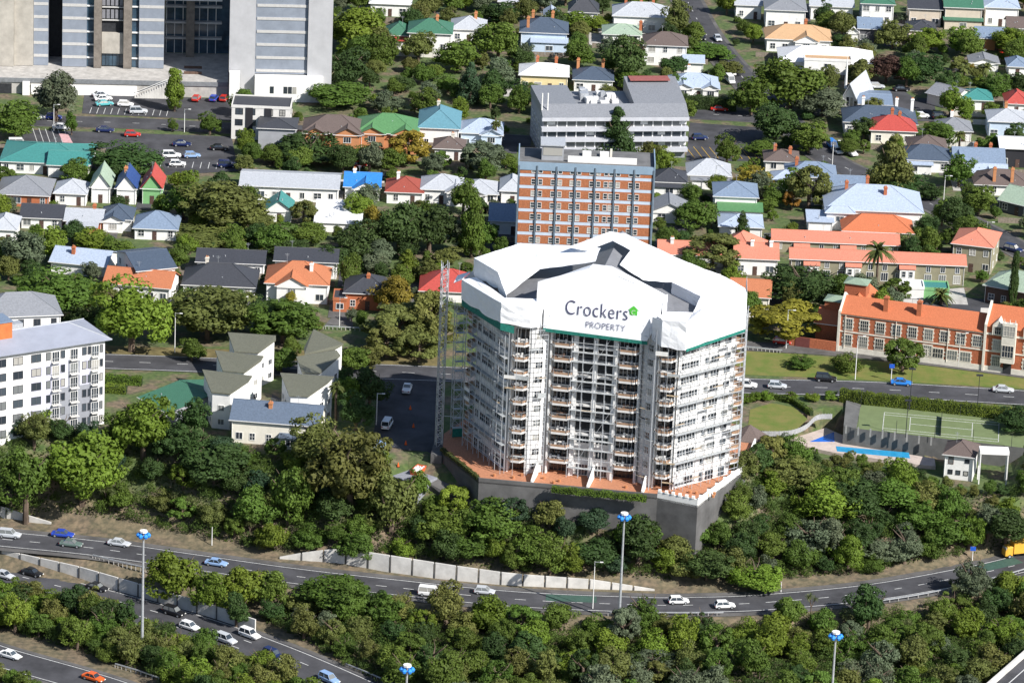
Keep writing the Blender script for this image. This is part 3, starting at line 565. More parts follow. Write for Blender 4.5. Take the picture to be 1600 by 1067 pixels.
# ---------------------------------------------------------------- hospital block top left
def hospital():
    s=S(97,104,4); p=U(97,104,4); o=thing('hospital_block','grey panelled hospital block with ribbed towers rising beyond the top edge','building',(p.x,p.y,0),math.radians(4)); LAND.append((250,90,'the grey hospital block'))
    X=lambda px:(px-97)/s; top=52
    mg=mat('grey_panel',(.25,.28,.33),.45,.08,.4,stripes=1.2); band=mat('pale_band',(.5,.49,.47),.8,.06); beige=mat('board_concrete',(.42,.39,.34),.9,.12,.35,bump=.3); br=mat('brown_concrete',(.2,.175,.15),.9,.15,.8,bump=.3); rib=mat('ribbed_white',(.46,.46,.47),.7,.05,.4,stripes=1.6); gl=mat('blue_glass',(.05,.09,.13),.1,.3,.3,spec=.6)
    def blk(name,a,b,y0,y1,z0,z1,m,par=o): q=MB(); q.box(X(a),X(b),y0,y1,z0,z1); return q.build(name,m,par)
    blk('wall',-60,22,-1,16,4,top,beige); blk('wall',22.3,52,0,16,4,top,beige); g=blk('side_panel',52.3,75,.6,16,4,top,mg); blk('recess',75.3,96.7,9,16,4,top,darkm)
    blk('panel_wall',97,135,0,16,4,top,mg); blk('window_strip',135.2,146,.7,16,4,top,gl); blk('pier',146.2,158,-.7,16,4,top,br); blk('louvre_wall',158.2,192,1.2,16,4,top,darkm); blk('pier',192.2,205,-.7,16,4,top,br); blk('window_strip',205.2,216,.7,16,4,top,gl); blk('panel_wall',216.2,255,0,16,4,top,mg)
    for z in range(13):
        zz=6.2+z*3.4
        for a,b,y in((52.3,75,.6),(97,135,0),(216.2,255,0)): blk('floor_band',a+.2,b-.2,y-.08,y,zz,zz+.75,band)
        for a,b in((135.2,146),(205.2,216)): blk('sill_band',a,b,.35,.7,zz,zz+.35,framem)
        if zz>14:
            for k in range(5): blk('louvre',158.5+k*6.8,163.5+k*6.8,.7,1.2,zz+.3,zz+2.6,mat('louvre_grey',(.22,.22,.24),.5))
            blk('louvre_rail',158.4,191.8,.5,1.2,zz-.25,zz,band)
    for k in range(6): q=blk('entrance_pane',159+k*5.5,164+k*5.5,.9,1.2,4.2,7.4,gl)
    blk('entrance_head',158.4,191.8,.2,1.2,7.6,13,beige)
    # atrium
    blk('atrium_wall',255.3,362,15,16,4,top,gl)
    for z in range(4): blk('atrium_floor',255.5,345,13.4,15,8+z*4.2,8.5+z*4.2,band)
    for k in range(7): blk('atrium_mullion',257+k*13,258.2+k*13,14.6,15,4,24,framem)
    blk('atrium_column',289,302,11,13,4,24,br)
    t=MB()
    for zz in(19.5,23.2): t.box(X(255.5),X(345),9,9.6,zz,zz+.5)
    for k in range(6): t.tube((X(256+k*15),9.3,19.8),(X(271+k*15) if k<6 else 0,9.3,23.3),.14)
    t.build('bridge_truss',framem,o)
    # right block, nearer
    yf=-11.5; blk('tower_wall',357,397,yf,16,-1,top,rib); blk('tower_wall',478.3,516,yf-.4,16,-1,top,rib); blk('panel_wall',397.3,478,yf+.4,16,6.5,top,mg); blk('tower_base',397.3,503,yf-2.4,yf+.2,-1,6.4,wallm('white'))
    for z in range(13): blk('floor_band',399,477.5,yf+.25,yf+.4,7+z*3.4,7.7+z*3.4,band)
    for k in(0,3,4,5): blk('base_window',421+k*7,427+k*7,yf-2.46,yf-2.38,2.2,4,glass)
    blk('pillar',358,374,yf-3,yf-.5,-1,7.4,wallm('white'))
    # plaza
    pl=blk('plaza_deck',-80,356,-11.5,15,-1,3.9,conc); blk('plaza_edge',-80,356,-11.8,-11.5,3,4.1,mat('grey_edge',(.2,.21,.22),.8)); blk('plaza_wall',52,215,-11.9,-11.5,-.5,2.6,wallm('white')); blk('painted_deck_shade',-80,22,-11.8,-11.5,-.5,2.6,darkm)  # last slab is near-black to paint in the shade below the deck
    st=MB(); 
    for k in range(14): st.box(X(212)+k*.62,X(212)+k*.62+.7,-13.6,-11.9,0,.3+k*.27)
    st.build('stair',concl,o); r=MB(); r.tube((X(212),-13.7,1.1),(X(212)+9,-13.7,5),.09); r.tube((X(212),-12,1.1),(X(212)+9,-12,5),.09); r.build('stair_rail',framem,o)
    blk('pier_white',39,50,-13,-11.9,-.5,3.4,wallm('white'))
    for k in range(6):
        q=MB(); x=X(292+9*(k%3)); y=2+2.5*(k//3)*2-6; q.box(x-.8,x+.8,y-.3,y+.3,3.95,4.5); q.build('plaza_bench',wallm('brown'),o)
    FOOT.append((p.x+30,p.y,45,46,16))
hospital()
# ---------------------------------------------------------------- brick apartment block
def brick_block():
    h=23.; p=U(917,258,h); s=S(917,258,h); w=211/s; o=thing('apartment_block','brick and blue-grey slab apartment block behind the wrapped tower','building',(p.x,p.y,0)); LAND.append((917,300,'the brick apartment block')); FOOT.append((p.x,p.y+6,17,17,7))
    bl=mat('blue_grey_paint',(.24,.33,.42),.7,.06,.5); bp=mat('pale_blue_spandrel',(.5,.58,.68),.7,.06,.5); bk=mat('brick_infill',(.4,.15,.07),.9,.16,3.,bump=.4); D=11
    MB().box(-w/2,w/2,.15,D,0,h).build('wall',bl,o); fl=2.78; xs=[-w/2+w*t for t in(0,.135,.28,.42,.565,.71,.855,1)]
    for k in range(8):
        z=.2+k*fl
        MB().box(-w/2+.2,w/2-.2,-.02,.15,z,z+.75).build('spandrel',bp,o)
        for i in range(7):
            a,b=xs[i]+.25,xs[i+1]-.25; ww=.95; left=i>0; rightw=i!=6 or 0
            MB().box(a,b,-.06,.15,z+.76,z+fl-.02).build('brick_panel',bk,o)
            if left: window(o,a+.55,-.06,z+1.05,.75,1.2,0,1,2)
            if i<6: window(o,b-.55,-.06,z+1.05,.75,1.2,0,1,2)
            if i==4: window(o,b-1.7,-.06,z+1.05,.75,1.2,0,1,2)
    for x in xs: MB().box(x-.17,x+.17,-.35,.15,0,h-.6).build('pilaster',mat('slate_paint',(.13,.17,.21),.7),o)
    MB().box(-w/2-.1,w/2+.1,-.2,.14,h-1.7,h+.1).build('fascia',bl,o); MB().box(-w/2,w/2,.4,D,h,h+.12).build('roof',mat('membrane_roof',(.15,.15,.15),.9,.15,.4),o)
    MB().box(-w/2-.25,-w/2,-.3,D+.2,0,h+1).build('end_wall',bl,o); MB().box(w/2,w/2+.25,-.3,D+.2,0,h+1).build('end_wall',bl,o)
    pe=MB().box(-w/2+5,-w/2+10,2,7.5,h,h+3.6).build('lift_house',wallm('grey'),o); MB().box(-w/2+4.7,-w/2+10.3,1.6,8,h+3.6,h+3.85).build('lift_roof',roofm('lightgrey'),pe); MB().box(-w/2+5.3,-w/2+9.7,1.9,2,h+1.3,h+3.1).build('lift_window',glass,pe)
    MB().box(-w/2+11,w/2-4,1.2,1.4,h,h+1.6).build('screen',wallm('white'),o); MB().box(5.2,5.7,3,3.5,h,h+3).build('flue',wallm('cream'),o)
    for x in(-1,3): MB().box(x,x+2,6,8,h+.1,h+.9).build('roof_unit',wallm('white'),o)
brick_block()
def office():
    h=10.8; p=U(962,183,h); s=S(962,183,h); w=228/s; o=thing('office_building','long grey office building with balcony bands and rooftop plant','building',(p.x,p.y,0),math.radians(9)); LAND.append((940,200,'the grey office building')); FOOT.append((p.x,p.y+10,20,20,11)); D=20
    MB().box(-w/2,w/2,.9,D,0,h-.3).build('wall',mat('office_grey',(.3,.31,.34),.7,.08,.5),o)
    for k in range(4):
        z=h-.9-k*2.65; MB().box(-w/2-.4,w/2+.4,-.6,1,z,z+.9).build('balcony_band',mat('band_grey',(.5,.51,.55),.7,.06,.6),o)
        if k<3:
            MB().box(-w/2+.3,w/2-.3,.82,.9,z-1.7,z-.02).build('glazing_strip',glass,o)
            for i in range(15): x=-w/2+w*(i+.5)/15; MB().box(x-.15,x+.15,.7,.82,z-1.74,z-.02).build('mullion',framem,o)
            for i in range(3): x=-w/2+w*rnd.random(); MB().box(x-.9,x+.9,.55,.7,z-1.2,z-.3).build('sun_blind',framem,o)
    rg=roofm('grey'); m=MB(); X0,X1=-w/2-.3,w/2+.3
    m.prism([(X0,-.5),(X1,-.5),(X1,4),(X0,4)],[h]*4,[h+.1,h+.1,h+2.2,h+2.2]); m.build('roof_slope',rg,o)
    q=MB(); q.box(X0,X0+9,4,D,h,h+2.2); q.box(X0+9,X1-13,4,D,h,h+.6); q.build('roof',rg,o)
    b=MB(); b.prism([(X1-13,4),(X1,4),(X1,D),(X1-13,D)],h,[h+2.2,h+2.2,h+4.4,h+4.4]); b.build('plant_room',rg,o); MB().box(X1-12,X1-2,D-4,D-.2,h+4.4,h+4.6).build('red_roof_deck',mat('deck_red',(.3,.1,.09),.8),o)
    for i in range(16): x,y=rnd.uniform(-w/2+9,w/2-14),rnd.uniform(6,D-2); a=rnd.uniform(.4,1.1); MB().box(x-a,x+a,y-a,y+a,h+.6,h+1+rnd.random()*1.6).build('roof_unit',rnd.choice((framem,steel)),o)
    for x in(-w/2-.2,-w/2+1.2): MB().tube((x,2,h),(x,2,h+5.5),.18,6).build('flue',framem,o)
    for k in range(3):
        for i in range(5): window(o,-w/2,2.5+i*3.6,.9+k*2.65,1.6,1.4,-math.pi/2)
office()
def corner_flats():
    o=house('three-storey cream and black corner flats','beside the round dark tree',408,168,92,9,8.4,'flat',0,'dark','offwhite',cat='flats',name='flats',fr='black'); w=92/S(408,168,8.4)
    vol(o,w*.0,w*.62,-9,-.1,6,'hip',1.2,'dark','grey'); 
    for x in(-w*.2,w*.12): MB().box(x-.9,x+.9,-.12,0,0,8.2).build('dark_panel',wallm('black'),o)
corner_flats()
def left_apartment():
    h=18.5; c=U(164,529,h); rz=math.radians(31); o=thing('apartment_building','white and grey six-storey apartment building with metal hip roof','building',(c.x,c.y,0),rz); LAND.append((90,600,'the white six-storey apartments')); FOOT.append((c.x-16,c.y-5,20,20,10)); L=34; D=11.5
    MB().box(-L,0,0,D,-5,h).build('wall',wallm('white'),o)
    r,cp=roofmesh(-L,0,0,D,h+.05,'hip',2.5,1.1); ro=r.build('roof',mat('lilac_roof',(.3,.32,.38),.5,.05,.4,stripes=2),o); q=MB(); [q.tube(a,b,.14) for a,b in cp]; q.build('ridge_cap',roofm('lightgrey'),ro)
    lil=mat('lilac_render',(.58,.58,.68),.85,.04); gr=mat('grey_render',(.27,.28,.31),.85,.05)
    MB().box(-17,-3.2,-.06,0,3.2,h-3.3).build('render_panel',lil,o); MB().box(-10.6,-1.6,-.1,-.05,-2,h-9.2).build('render_panel',gr,o); MB().box(-8.2,-5.6,-.12,-.05,h-9.5,h-3.4).build('render_panel',gr,o)
    for k in range(6):
        z=h-2.7-k*3.05
        for x,wd,n in((-31,2,2),(-27,2,2),(-23,2,2),(-19.3,2,2),(-15.3,2,2),(-12.6,.8,1),(-9.4,.8,1),(-8.6,0,0),(-4.6,.8,1),(-3.5,.5,1),(-.8,.5,1)):
            if n: window(o,x,-.1,z,wd,1.5,0,n,1,'darkgrey')
        for x in(-11,-6.9,-2.2):
            window(o,x,-.12,z-.6,1.5,2.1,0,3,1,'white'); b=MB().box(x-.95,x+.95,-.95,-.1,z-.78,z-.62).build('balcony',wallm('offwhite'),o); r=MB()
            for i in range(8): r.box(x-.93+i*.26,x-.9+i*.26,-.93,-.9,z-.62,z+.35)
            r.box(x-.95,x+.95,-.95,-.88,z+.35,z+.42); r.build('railing',steel,b)
        for y in(3,8): window(o,0,y,z,1.1,1.5,math.pi/2,2,1,'darkgrey')
    t=MB().box(-27,-19,3.5,8.5,h+.5,h+5.2).build('orange_plant_room',mat('orange_cladding',(.55,.16,.05),.7,.1,1,stripes=1.5),o); MB().box(-27.2,-18.8,3.3,8.7,h+5.2,h+5.4).build('plant_roof',roofm('bluegrey'),t)
    MB().box(-18,-15.5,6,8,h+2,h+3.6).build('air_unit',steel,o)
    o2=house('white apartment wing with grey hip roof','behind the orange plant room',34,493,122,11,19,'hip',3.2,'grey','white',rot=14,name='apartment_building',cat='building',fr='darkgrey')
left_apartment()
# ---------------------------------------------------------------- heritage brick school
def school():
    h=8.8; a=U(1313,489,h); b=U(1600,527,h); d=b-a; rz=math.atan2(d.y,d.x); L=46.; o=thing('brick_school','long red brick heritage school with white quoins and orange tile roof','building',(a.x,a.y,0),rz); LAND.append((1450,510,'the red brick school')); FOOT.append((a.x+22,a.y+2,24,25,8)); D=9.5
    bk=mat('heritage_brick',(.4,.125,.06),.9,.16,3,bump=.35); st=mat('cream_stone',(.68,.64,.55),.85,.08,1); rf=roofm('orange'); s=S(1450,500,h)
    X=lambda px:(px-1313)/s*1.01
    xs=X(1541)
    MB().box(0,xs,0,D,0,h).build('wall',bk,o); r,c=roofmesh(.2,xs,0,D,h+.05,'gx',2.7,.3); ro=r.build('roof',rf,o)
    MB().box(-.35,.2,-.3,D+.3,0,h+.6).build('gable_coping',st,o)
    g=MB(); g.prism([(-.3,-.2),(.15,-.2),(.15,D/2),(-.3,D/2)],h,[h+.5,h+.5,h+3.3,h+3.3]); g.prism([(-.3,D/2),(.15,D/2),(.15,D),(-.3,D)],h,[h+3.3,h+3.3,h+.5,h+.5]); g.build('gable_coping',st,o)
    for z,t in((0,1.3),(4.6,.28),(8.4,.45)): MB().box(-.05,xs+20,-.14,0,z,z+t).build('string_course',st,o)
    def bigwin(x,z,w=1.7,hh=2.3,nx=2,nz=2):
        su=MB(); t=.28; su.box(x-w/2-t,x+w/2+t,-.1,0,z-t,z); su.box(x-w/2-t,x+w/2+t,-.1,0,z+hh,z+hh+t)
        for sx in(-1,1):
            for k in range(5): e=.38 if k%2 else .2; x0=x+sx*w/2; su.box(min(x0,x0+sx*e),max(x0,x0+sx*e),-.1,0,z+k*hh/5,z+(k+1)*hh/5)
        su.build('stone_surround',st,o); window(o,x,-.05,z,w,hh,0,nx*2,nz+1,'stone')
    n=9
    for i in range(n):
        x=xs*(i+.55)/n
        bigwin(x,5.4); 
        if i<6: bigwin(x,1.7)
    bigwin(X(1449),1.6,1.3,1.5)
    for px in(1470,1492,1513): bigwin(X(px),1.6,2.2,2.0,2,1)
    for q in(.3,.53): chimney(ro,xs*q,D*.22,h+.5,h+4.4,'brick',1.0)
    # gabled east part
    e0=xs+.2; e1=e0+21; MB().box(e0,e1,0,D+1,0,h+1.5).build('wall',bk,o); r,c=roofmesh(e0,e1,0,D+1,h+1.5,'gx',3.4,.2); r.build('roof',rf,o)
    g=MB(); g.prism([(e0-.35,-.4),(e0+.15,-.4),(e0+.15,D/2+.5),(e0-.35,D/2+.5)],0,[h+2,h+2,h+5.6,h+5.6]); g.build('gable_coping',st,o)
    for i,px in enumerate((1563,1592,1618,1645)):
        x=e0+2.6+i*4.6+(2.2 if i>0 else 0)
        d=MB(); d.v=[(x-1.2,-.5,h-.2),(x+1.2,-.5,h-.2),(x+1.2,-.5,h+2),(x,-.5,h+3.3),(x-1.2,-.5,h+2),(x-1.2,2.5,h-.2),(x+1.2,2.5,h-.2),(x+1.2,2.5,h+2),(x,2.5,h+3.3),(x-1.2,2.5,h+2)]; d.f=[(0,1,2,3,4),(1,6,7,2),(5,0,4,9),(2,7,8,3),(9,4,3,8)]
        do=d.build('dormer_gable',st,o); window(o,x,-.52,h+.1,1.3,1.6,0,3,2,'stone'); bigwin(x,5.2,1.6,2.1); bigwin(x,1.5,1.6,2.2)
    x=e0+5.2; MB().box(x-1.5,x+1.5,-1.3,-.25,2.8,h+3).build('oriel_bay',st,o); window(o,x,-1.32,h+.2,2.4,2.2,0,4,2,'stone'); window(o,x,-1.32,4.2,2.4,2.6,0,4,2,'stone'); MB().box(x-.9,x+.9,-.34,-.26,0,2.4).build('arched_door',darkm,o)
    for k in(-1.2,0,1.2): MB().tube((x+k,-1,h+3),(x+k,-1,h+4),.18,6,.02).build('finial',st,o)
    # west wing and turrets with copper tops
    vol(o,-6,-.5,4,14,4.6,'gx',2.2,rf,bk)
    for xx,yy,zz in((-2.8,10,9.5),(-1,22,10)):
        MB().box(xx-2.4,xx+2.4,yy-2,yy+2,5,zz-1).build('turret',bk,o); q,c=roofmesh(xx-2.4,xx+2.4,yy-2,yy+2,zz-1,'hip',.8,.3); q.build('copper_roof',roofm('copper'),o)
    vol(o,-3,3,19,28,4.4,'gy',2.6,rf,bk); MB().box(-12,-.5,-.6,-.2,0,2.2).build('garden_wall',bk,o); MB().box(-9.4,-6.2,-.7,-.62,0,2.3).build('gate',mat('gate_red',(.16,.05,.045),.7),o)
    for xx in(.1,12.5,24,e0+14): MB().tube((xx+1.2 if xx<1 else xx,-.2,1),(xx+1.2 if xx<1 else xx,-.2,h),.08,5).build('downpipe',st,o)
school()
# church
def church():
    p=U(1327,170,0); o=thing('church','small A-frame church with a thin white spire','church',(p.x,p.y,0),math.radians(-20)); LAND.append((1325,150,'the A-frame church')); FOOT.append((p.x,p.y+5,6,6,8))
    m=MB(); m.v=[(-3.2,0,0),(3.2,0,0),(0,0,6.4),(-3.2,13,0),(3.2,13,0),(0,13,6.4)]; m.f=[(0,1,2),(5,4,3),(1,4,5,2),(3,0,2,5)]; m.build('gable_wall',wallm('white'),o)
    r=MB(); r.v=[(-3.6,-.6,-.2),(3.6,-.6,-.2),(0,-1,6.9),(-3.6,13,-.2),(3.6,13,-.2),(0,13.3,6.9)]; r.v+=[(x*.95,y+.01,z-.25) for x,y,z in r.v]; r.f=[(1,4,5,2),(3,0,2,5),(7,8,11,10),(9,11,8,6),(0,6,8,2),(2,8,7,1)]; r.build('roof',roofm('lightgrey'),o)
    for k in range(4): window(o,-1.6+k*1.05,-.05,.6,.7,1.6+1.2*(1-abs(k-1.5)/1.5),0,1,2)
    MB().tube((-2.5,4,4),(-2.5,4,9),.45,6,.3).tube((-2.5,4,9),(-2.5,4,12.5),.3,6,.02).build('spire',wallm('white'),o)
church()
# ---------------------------------------------------------------- the wrapped tower
TH=math.radians(-11); TO=Vector((16.5,850,0)); T0=2.0; FL=3.06; NF=10; ZW=T0+NF*FL
def LW(px,py,z):
    p=U(px,py,z)-TO; c,s=math.cos(TH),math.sin(TH); return Vector((p.x*c+p.y*s,-p.x*s+p.y*c,z))
FOOT.append((16.5,866,30,31,22)); FOOT.append((4,852,16,20,14)); FOOT.append((38,858,16,14,18)); LAND.append((930,600,'the wrapped tower'))
wht=mat('tower_white',(.76,.75,.73),.8,.05,.5,bump=.1); tl=mat('terracotta_tile',(.45,.2,.11),.85,.14,2.,bump=.2); shr=mat('shrink_wrap',(.86,.87,.89),.4,.03,.5,bump=.5,spec=.4)
def tower():
    o=thing('apartment_tower','ten-storey white apartment tower wrapped in scaffolding under a white tent roof','tower',(TO.x,TO.y,0),TH)
    right=[(4.1,.4),(8.9,.4),(9.6,.9),(12.9,-1.7),(16.5,-1.7),(26.6,10.8),(23,23),(9,30)]
    core=[(-x,y) for x,y in right][::-1]
    # body: recessed where balconies cut in
    poly=[(-4.1,1.6),(4.1,1.6),(4.2,2.8),(8.9,2.8),(9.7,1.0),(12.6,-1.1),(13.,.9),(16.3,.9),(17,-.9),(26.2,10.9),(22.8,22.8),(9,29.6)]
    P=poly+[(-x,y) for x,y in poly[::-1][:-2]]
    P=[(-4.1,1.6)]+poly[1:]+[(-x,y) for x,y in reversed(poly[2:])]
    MB().prism(P,T0-1,ZW+4.2).build('wall',wht,o)
    sl=mat('balcony_slab',(.66,.65,.63),.8,.06); dk=mat('door_glass',(.03,.035,.04),.1,.3,1,spec=.6); rail=mat('balcony_glass',(.36,.23,.15),.3,.15,1)
    def balcony(x0,x1,y0,y1,z,ang=False,k=0,bow=.8):
        pl=[(x0,y1),(x0,y0),(x0+.7,y0-bow),(x1-.7,y0-bow),(x1,y0),(x1,y1)]
        b=MB().prism(pl,z-.42,z).build('balcony_slab',sl,o)
        r=MB(); q=pl[1:5]
        for a,c in zip(q,q[1:]):
            a=Vector((*a,0));c=Vector((*c,0)); d=(c-a).normalized(); nn=Vector((d.y,-d.x,0))*-.05
            r.poly([(a.x+nn.x,a.y+nn.y,z+.02),(c.x+nn.x,c.y+nn.y,z+.02),(c.x+nn.x,c.y+nn.y,z+.5),(a.x+nn.x,a.y+nn.y,z+.5)])
        r.build('balustrade',rail,b); h=MB()
        for a,c in zip(q,q[1:]): h.tube((*a,z+1.0),(*c,z+1.0),.04,4); h.tube((*a,z),(*a,z+1.),.04,4)
        h.build('handrail',steel,b)
        # glazed doors behind
        g=MB(); g.box(x0+.2,x1-.2,y1-.06,y1+.05,z+.05,z+2.3); g.build('balcony_door',dk,o); f=MB(); n=max(3,int((x1-x0)/.85))
        for i in range(n+1): xx=x0+.2+(x1-x0-.4)*i/n; f.box(xx-.05,xx+.05,y1-.13,y1-.06,z+.05,z+2.35)
        f.box(x0+.2,x1-.2,y1-.13,y1-.06,z+2.3,z+2.45); f.build('door_frame',rnd.choice((wht,mat('brown_frame',(.2,.12,.08),.6),wht)),o)
        if rnd.random()<.7:
            t=MB(); xx=rnd.uniform(x0+1,x1-1.2); t.box(xx-.4,xx+.4,y0+.1,y0+.8,z+.66,z+.72); t.tube((xx,y0+.45,z),(xx,y0+.45,z+.66),.05); [t.box(xx+sx-.22,xx+sx+.22,y0+.2,y0+.65,z,z+.45) for sx in(-.8,.8)]; [t.box(xx+sx-.22,xx+sx+.22,y0+.62,y0+.67,z+.45,z+.95) for sx in(-.8,.8)]; t.build('balcony_furniture',rnd.choice((framem,wallm('brown'),wallm('grey'))),b)
    for k in range(NF):
        z=T0+k*FL
        if k>0:
            for sx in(-1,1):
                a,b=sorted((sx*4.35,sx*8.8)); balcony(a,b,.5,2.8,z)
                a,b=sorted((sx*13.05,sx*16.4)); balcony(a,b,-1.6,.9,z,bow=1.0)
                # outer corner balconies
                c=MB(); cx,cy=sx*26.3,11.3; pl=[(cx+sx*1.9*math.cos(t),cy+1.9*math.sin(t)) for t in[i*math.pi/5-1.3 for i in range(6)]]; pl=pl if sx>0 else pl[::-1]
                c.prism(pl,z-.28,z); cb=c.build('balcony_slab',sl,o); r=MB()
                for a,b in zip(pl[:-1],pl[1:]): r.poly([(*a,z+.02),(*b,z+.02),(*b,z+.95),(*a,z+.95)])
                r.build('balustrade',rail,cb)
        else:
            for sx in(-1,1):
                for a,b in((4.35,8.8),(13.05,16.4)):
                    a,b=sorted((sx*a,sx*b)); y=2.74 if abs(a+b)<16 else .84
                    MB().box(a+.2,b-.2,y-.05,y+.05,z+.05,z+2.3).build('balcony_door',dk,o); f=MB()
                    for i in range(6): xx=a+.2+(b-a-.4)*i/5; f.box(xx-.05,xx+.05,y-.13,y-.05,z+.05,z+2.35)
                    f.build('door_frame',mat('brown_frame',(.2,.12,.08),.6),o)
        # balcony side piers
        for sx in(-1,1):
            for xx in(4.2,8.95): MB().box(sx*xx-.16,sx*xx+.16,.3,2.8,z,z+FL-.3).build('pier',wht,o)
            for xx in(12.95,16.55): MB().box(sx*xx-.14,sx*xx+.14,-1.2,.95,z,z+FL-.3).build('pier',wht,o)
        # centre bay
        if k>=3:
            MB().box(-3.5,3.5,.75,1.6,z-.42,z).build('landing_slab',sl,o)
            for a,b in((-3.5,-.45),(.45,3.5)):
                MB().box(a,b,1.5,1.58,z+.1,z+2.7).build('painted_stair_shade',darkm,o)  # near-black sheet: shade inside the open bay painted into its colour
                r=MB(); [r.box(a,b,.95,1.0,z+.2+j*.3,z+.26+j*.3) for j in (0,2)]; r.build('louvre_rail',mat('dull_rail',(.25,.26,.27),.6),o)
        else:
            for xx in(-1.95,1.95): window(o,xx,1.6,z+.8 if k else z+.1,2.4,1.4 if k else 2.2,0,4,1)
        # windows on the inner returns and wing faces
        for sx in(-1,1):
            a=Vector((sx*9.7,1.,0)); b=Vector((sx*12.6,-1.1,0)); d=(b-a)*sx; rz=math.atan2(d.y,d.x); m=(a+b)/2
            window(o,m.x,m.y,z+.8,1.5,1.3,rz,3,2 if k%3==0 else 1)
            a=Vector((sx*17,-.9,0)); b=Vector((sx*26.2,10.9,0)); d=(b-a); n=Vector((d.y,-d.x,0)).normalized()*sx; rz=math.atan2(d.y*sx,d.x*sx); Ln=d.length
            for t,wd,nn in(((.2,4.6,6),(.5,1.0,1),(.65,2.2,3),(.87,1.7,2)) if sx>0 else ((.2,4.8,5),(.62,5.6,6),(.9,1.6,2))):
                q=a+d*t+n*.02; window(o,q.x,q.y,z+(.75 if k else .15),wd,(1.25 if sx>0 else 1.6) if k else 2.1,rz,nn,1)
            hd=MB(); q0=a+d*.02+n*.0; q1=a+d*.37
            hd.prism([(q0.x,q0.y),(q0.x+n.x*.5,q0.y+n.y*.5),(q1.x+n.x*.5,q1.y+n.y*.5),(q1.x,q1.y)] if sx<0 else [(q0.x,q0.y),(q1.x,q1.y),(q1.x+n.x*.5,q1.y+n.y*.5),(q0.x+n.x*.5,q0.y+n.y*.5)][::-1],z+.42,z+.62); hd.build('window_box',wht,o)
    for xx in(-4,-.0,4): MB().box(xx-.45,xx+.45,.6,1.6,T0,ZW+2).build('column',wht,o)
    # real roof under the tent
    rg=mat('tower_roof',(.2,.205,.22),.55,.08,.4,stripes=1.4)
    g=MB(); A=[(-9,3,39.2),(9,3,39.2),(9,29,40),(-9,29,40),(-.5,4,43.4),(-.5,28,45.2)]; g.v=A; g.f=[(0,1,4),(1,2,5,4),(2,3,5),(3,0,4,5),(3,2,1,0)]; g.build('roof',rg,o)
    for sx in(-1,1):
        g=MB(); q=[(sx*8,1.5),(sx*16.5,-1.4),(sx*26,10.8),(sx*22.5,22),(sx*8,27)]; q=q if sx>0 else q[::-1]
        zt=[39,36.9,37.2,39,40.5]; zt=zt if sx>0 else zt[::-1]; g.prism(q,36.2,zt); g.build('roof',rg,o)
    return o
tw=tower()
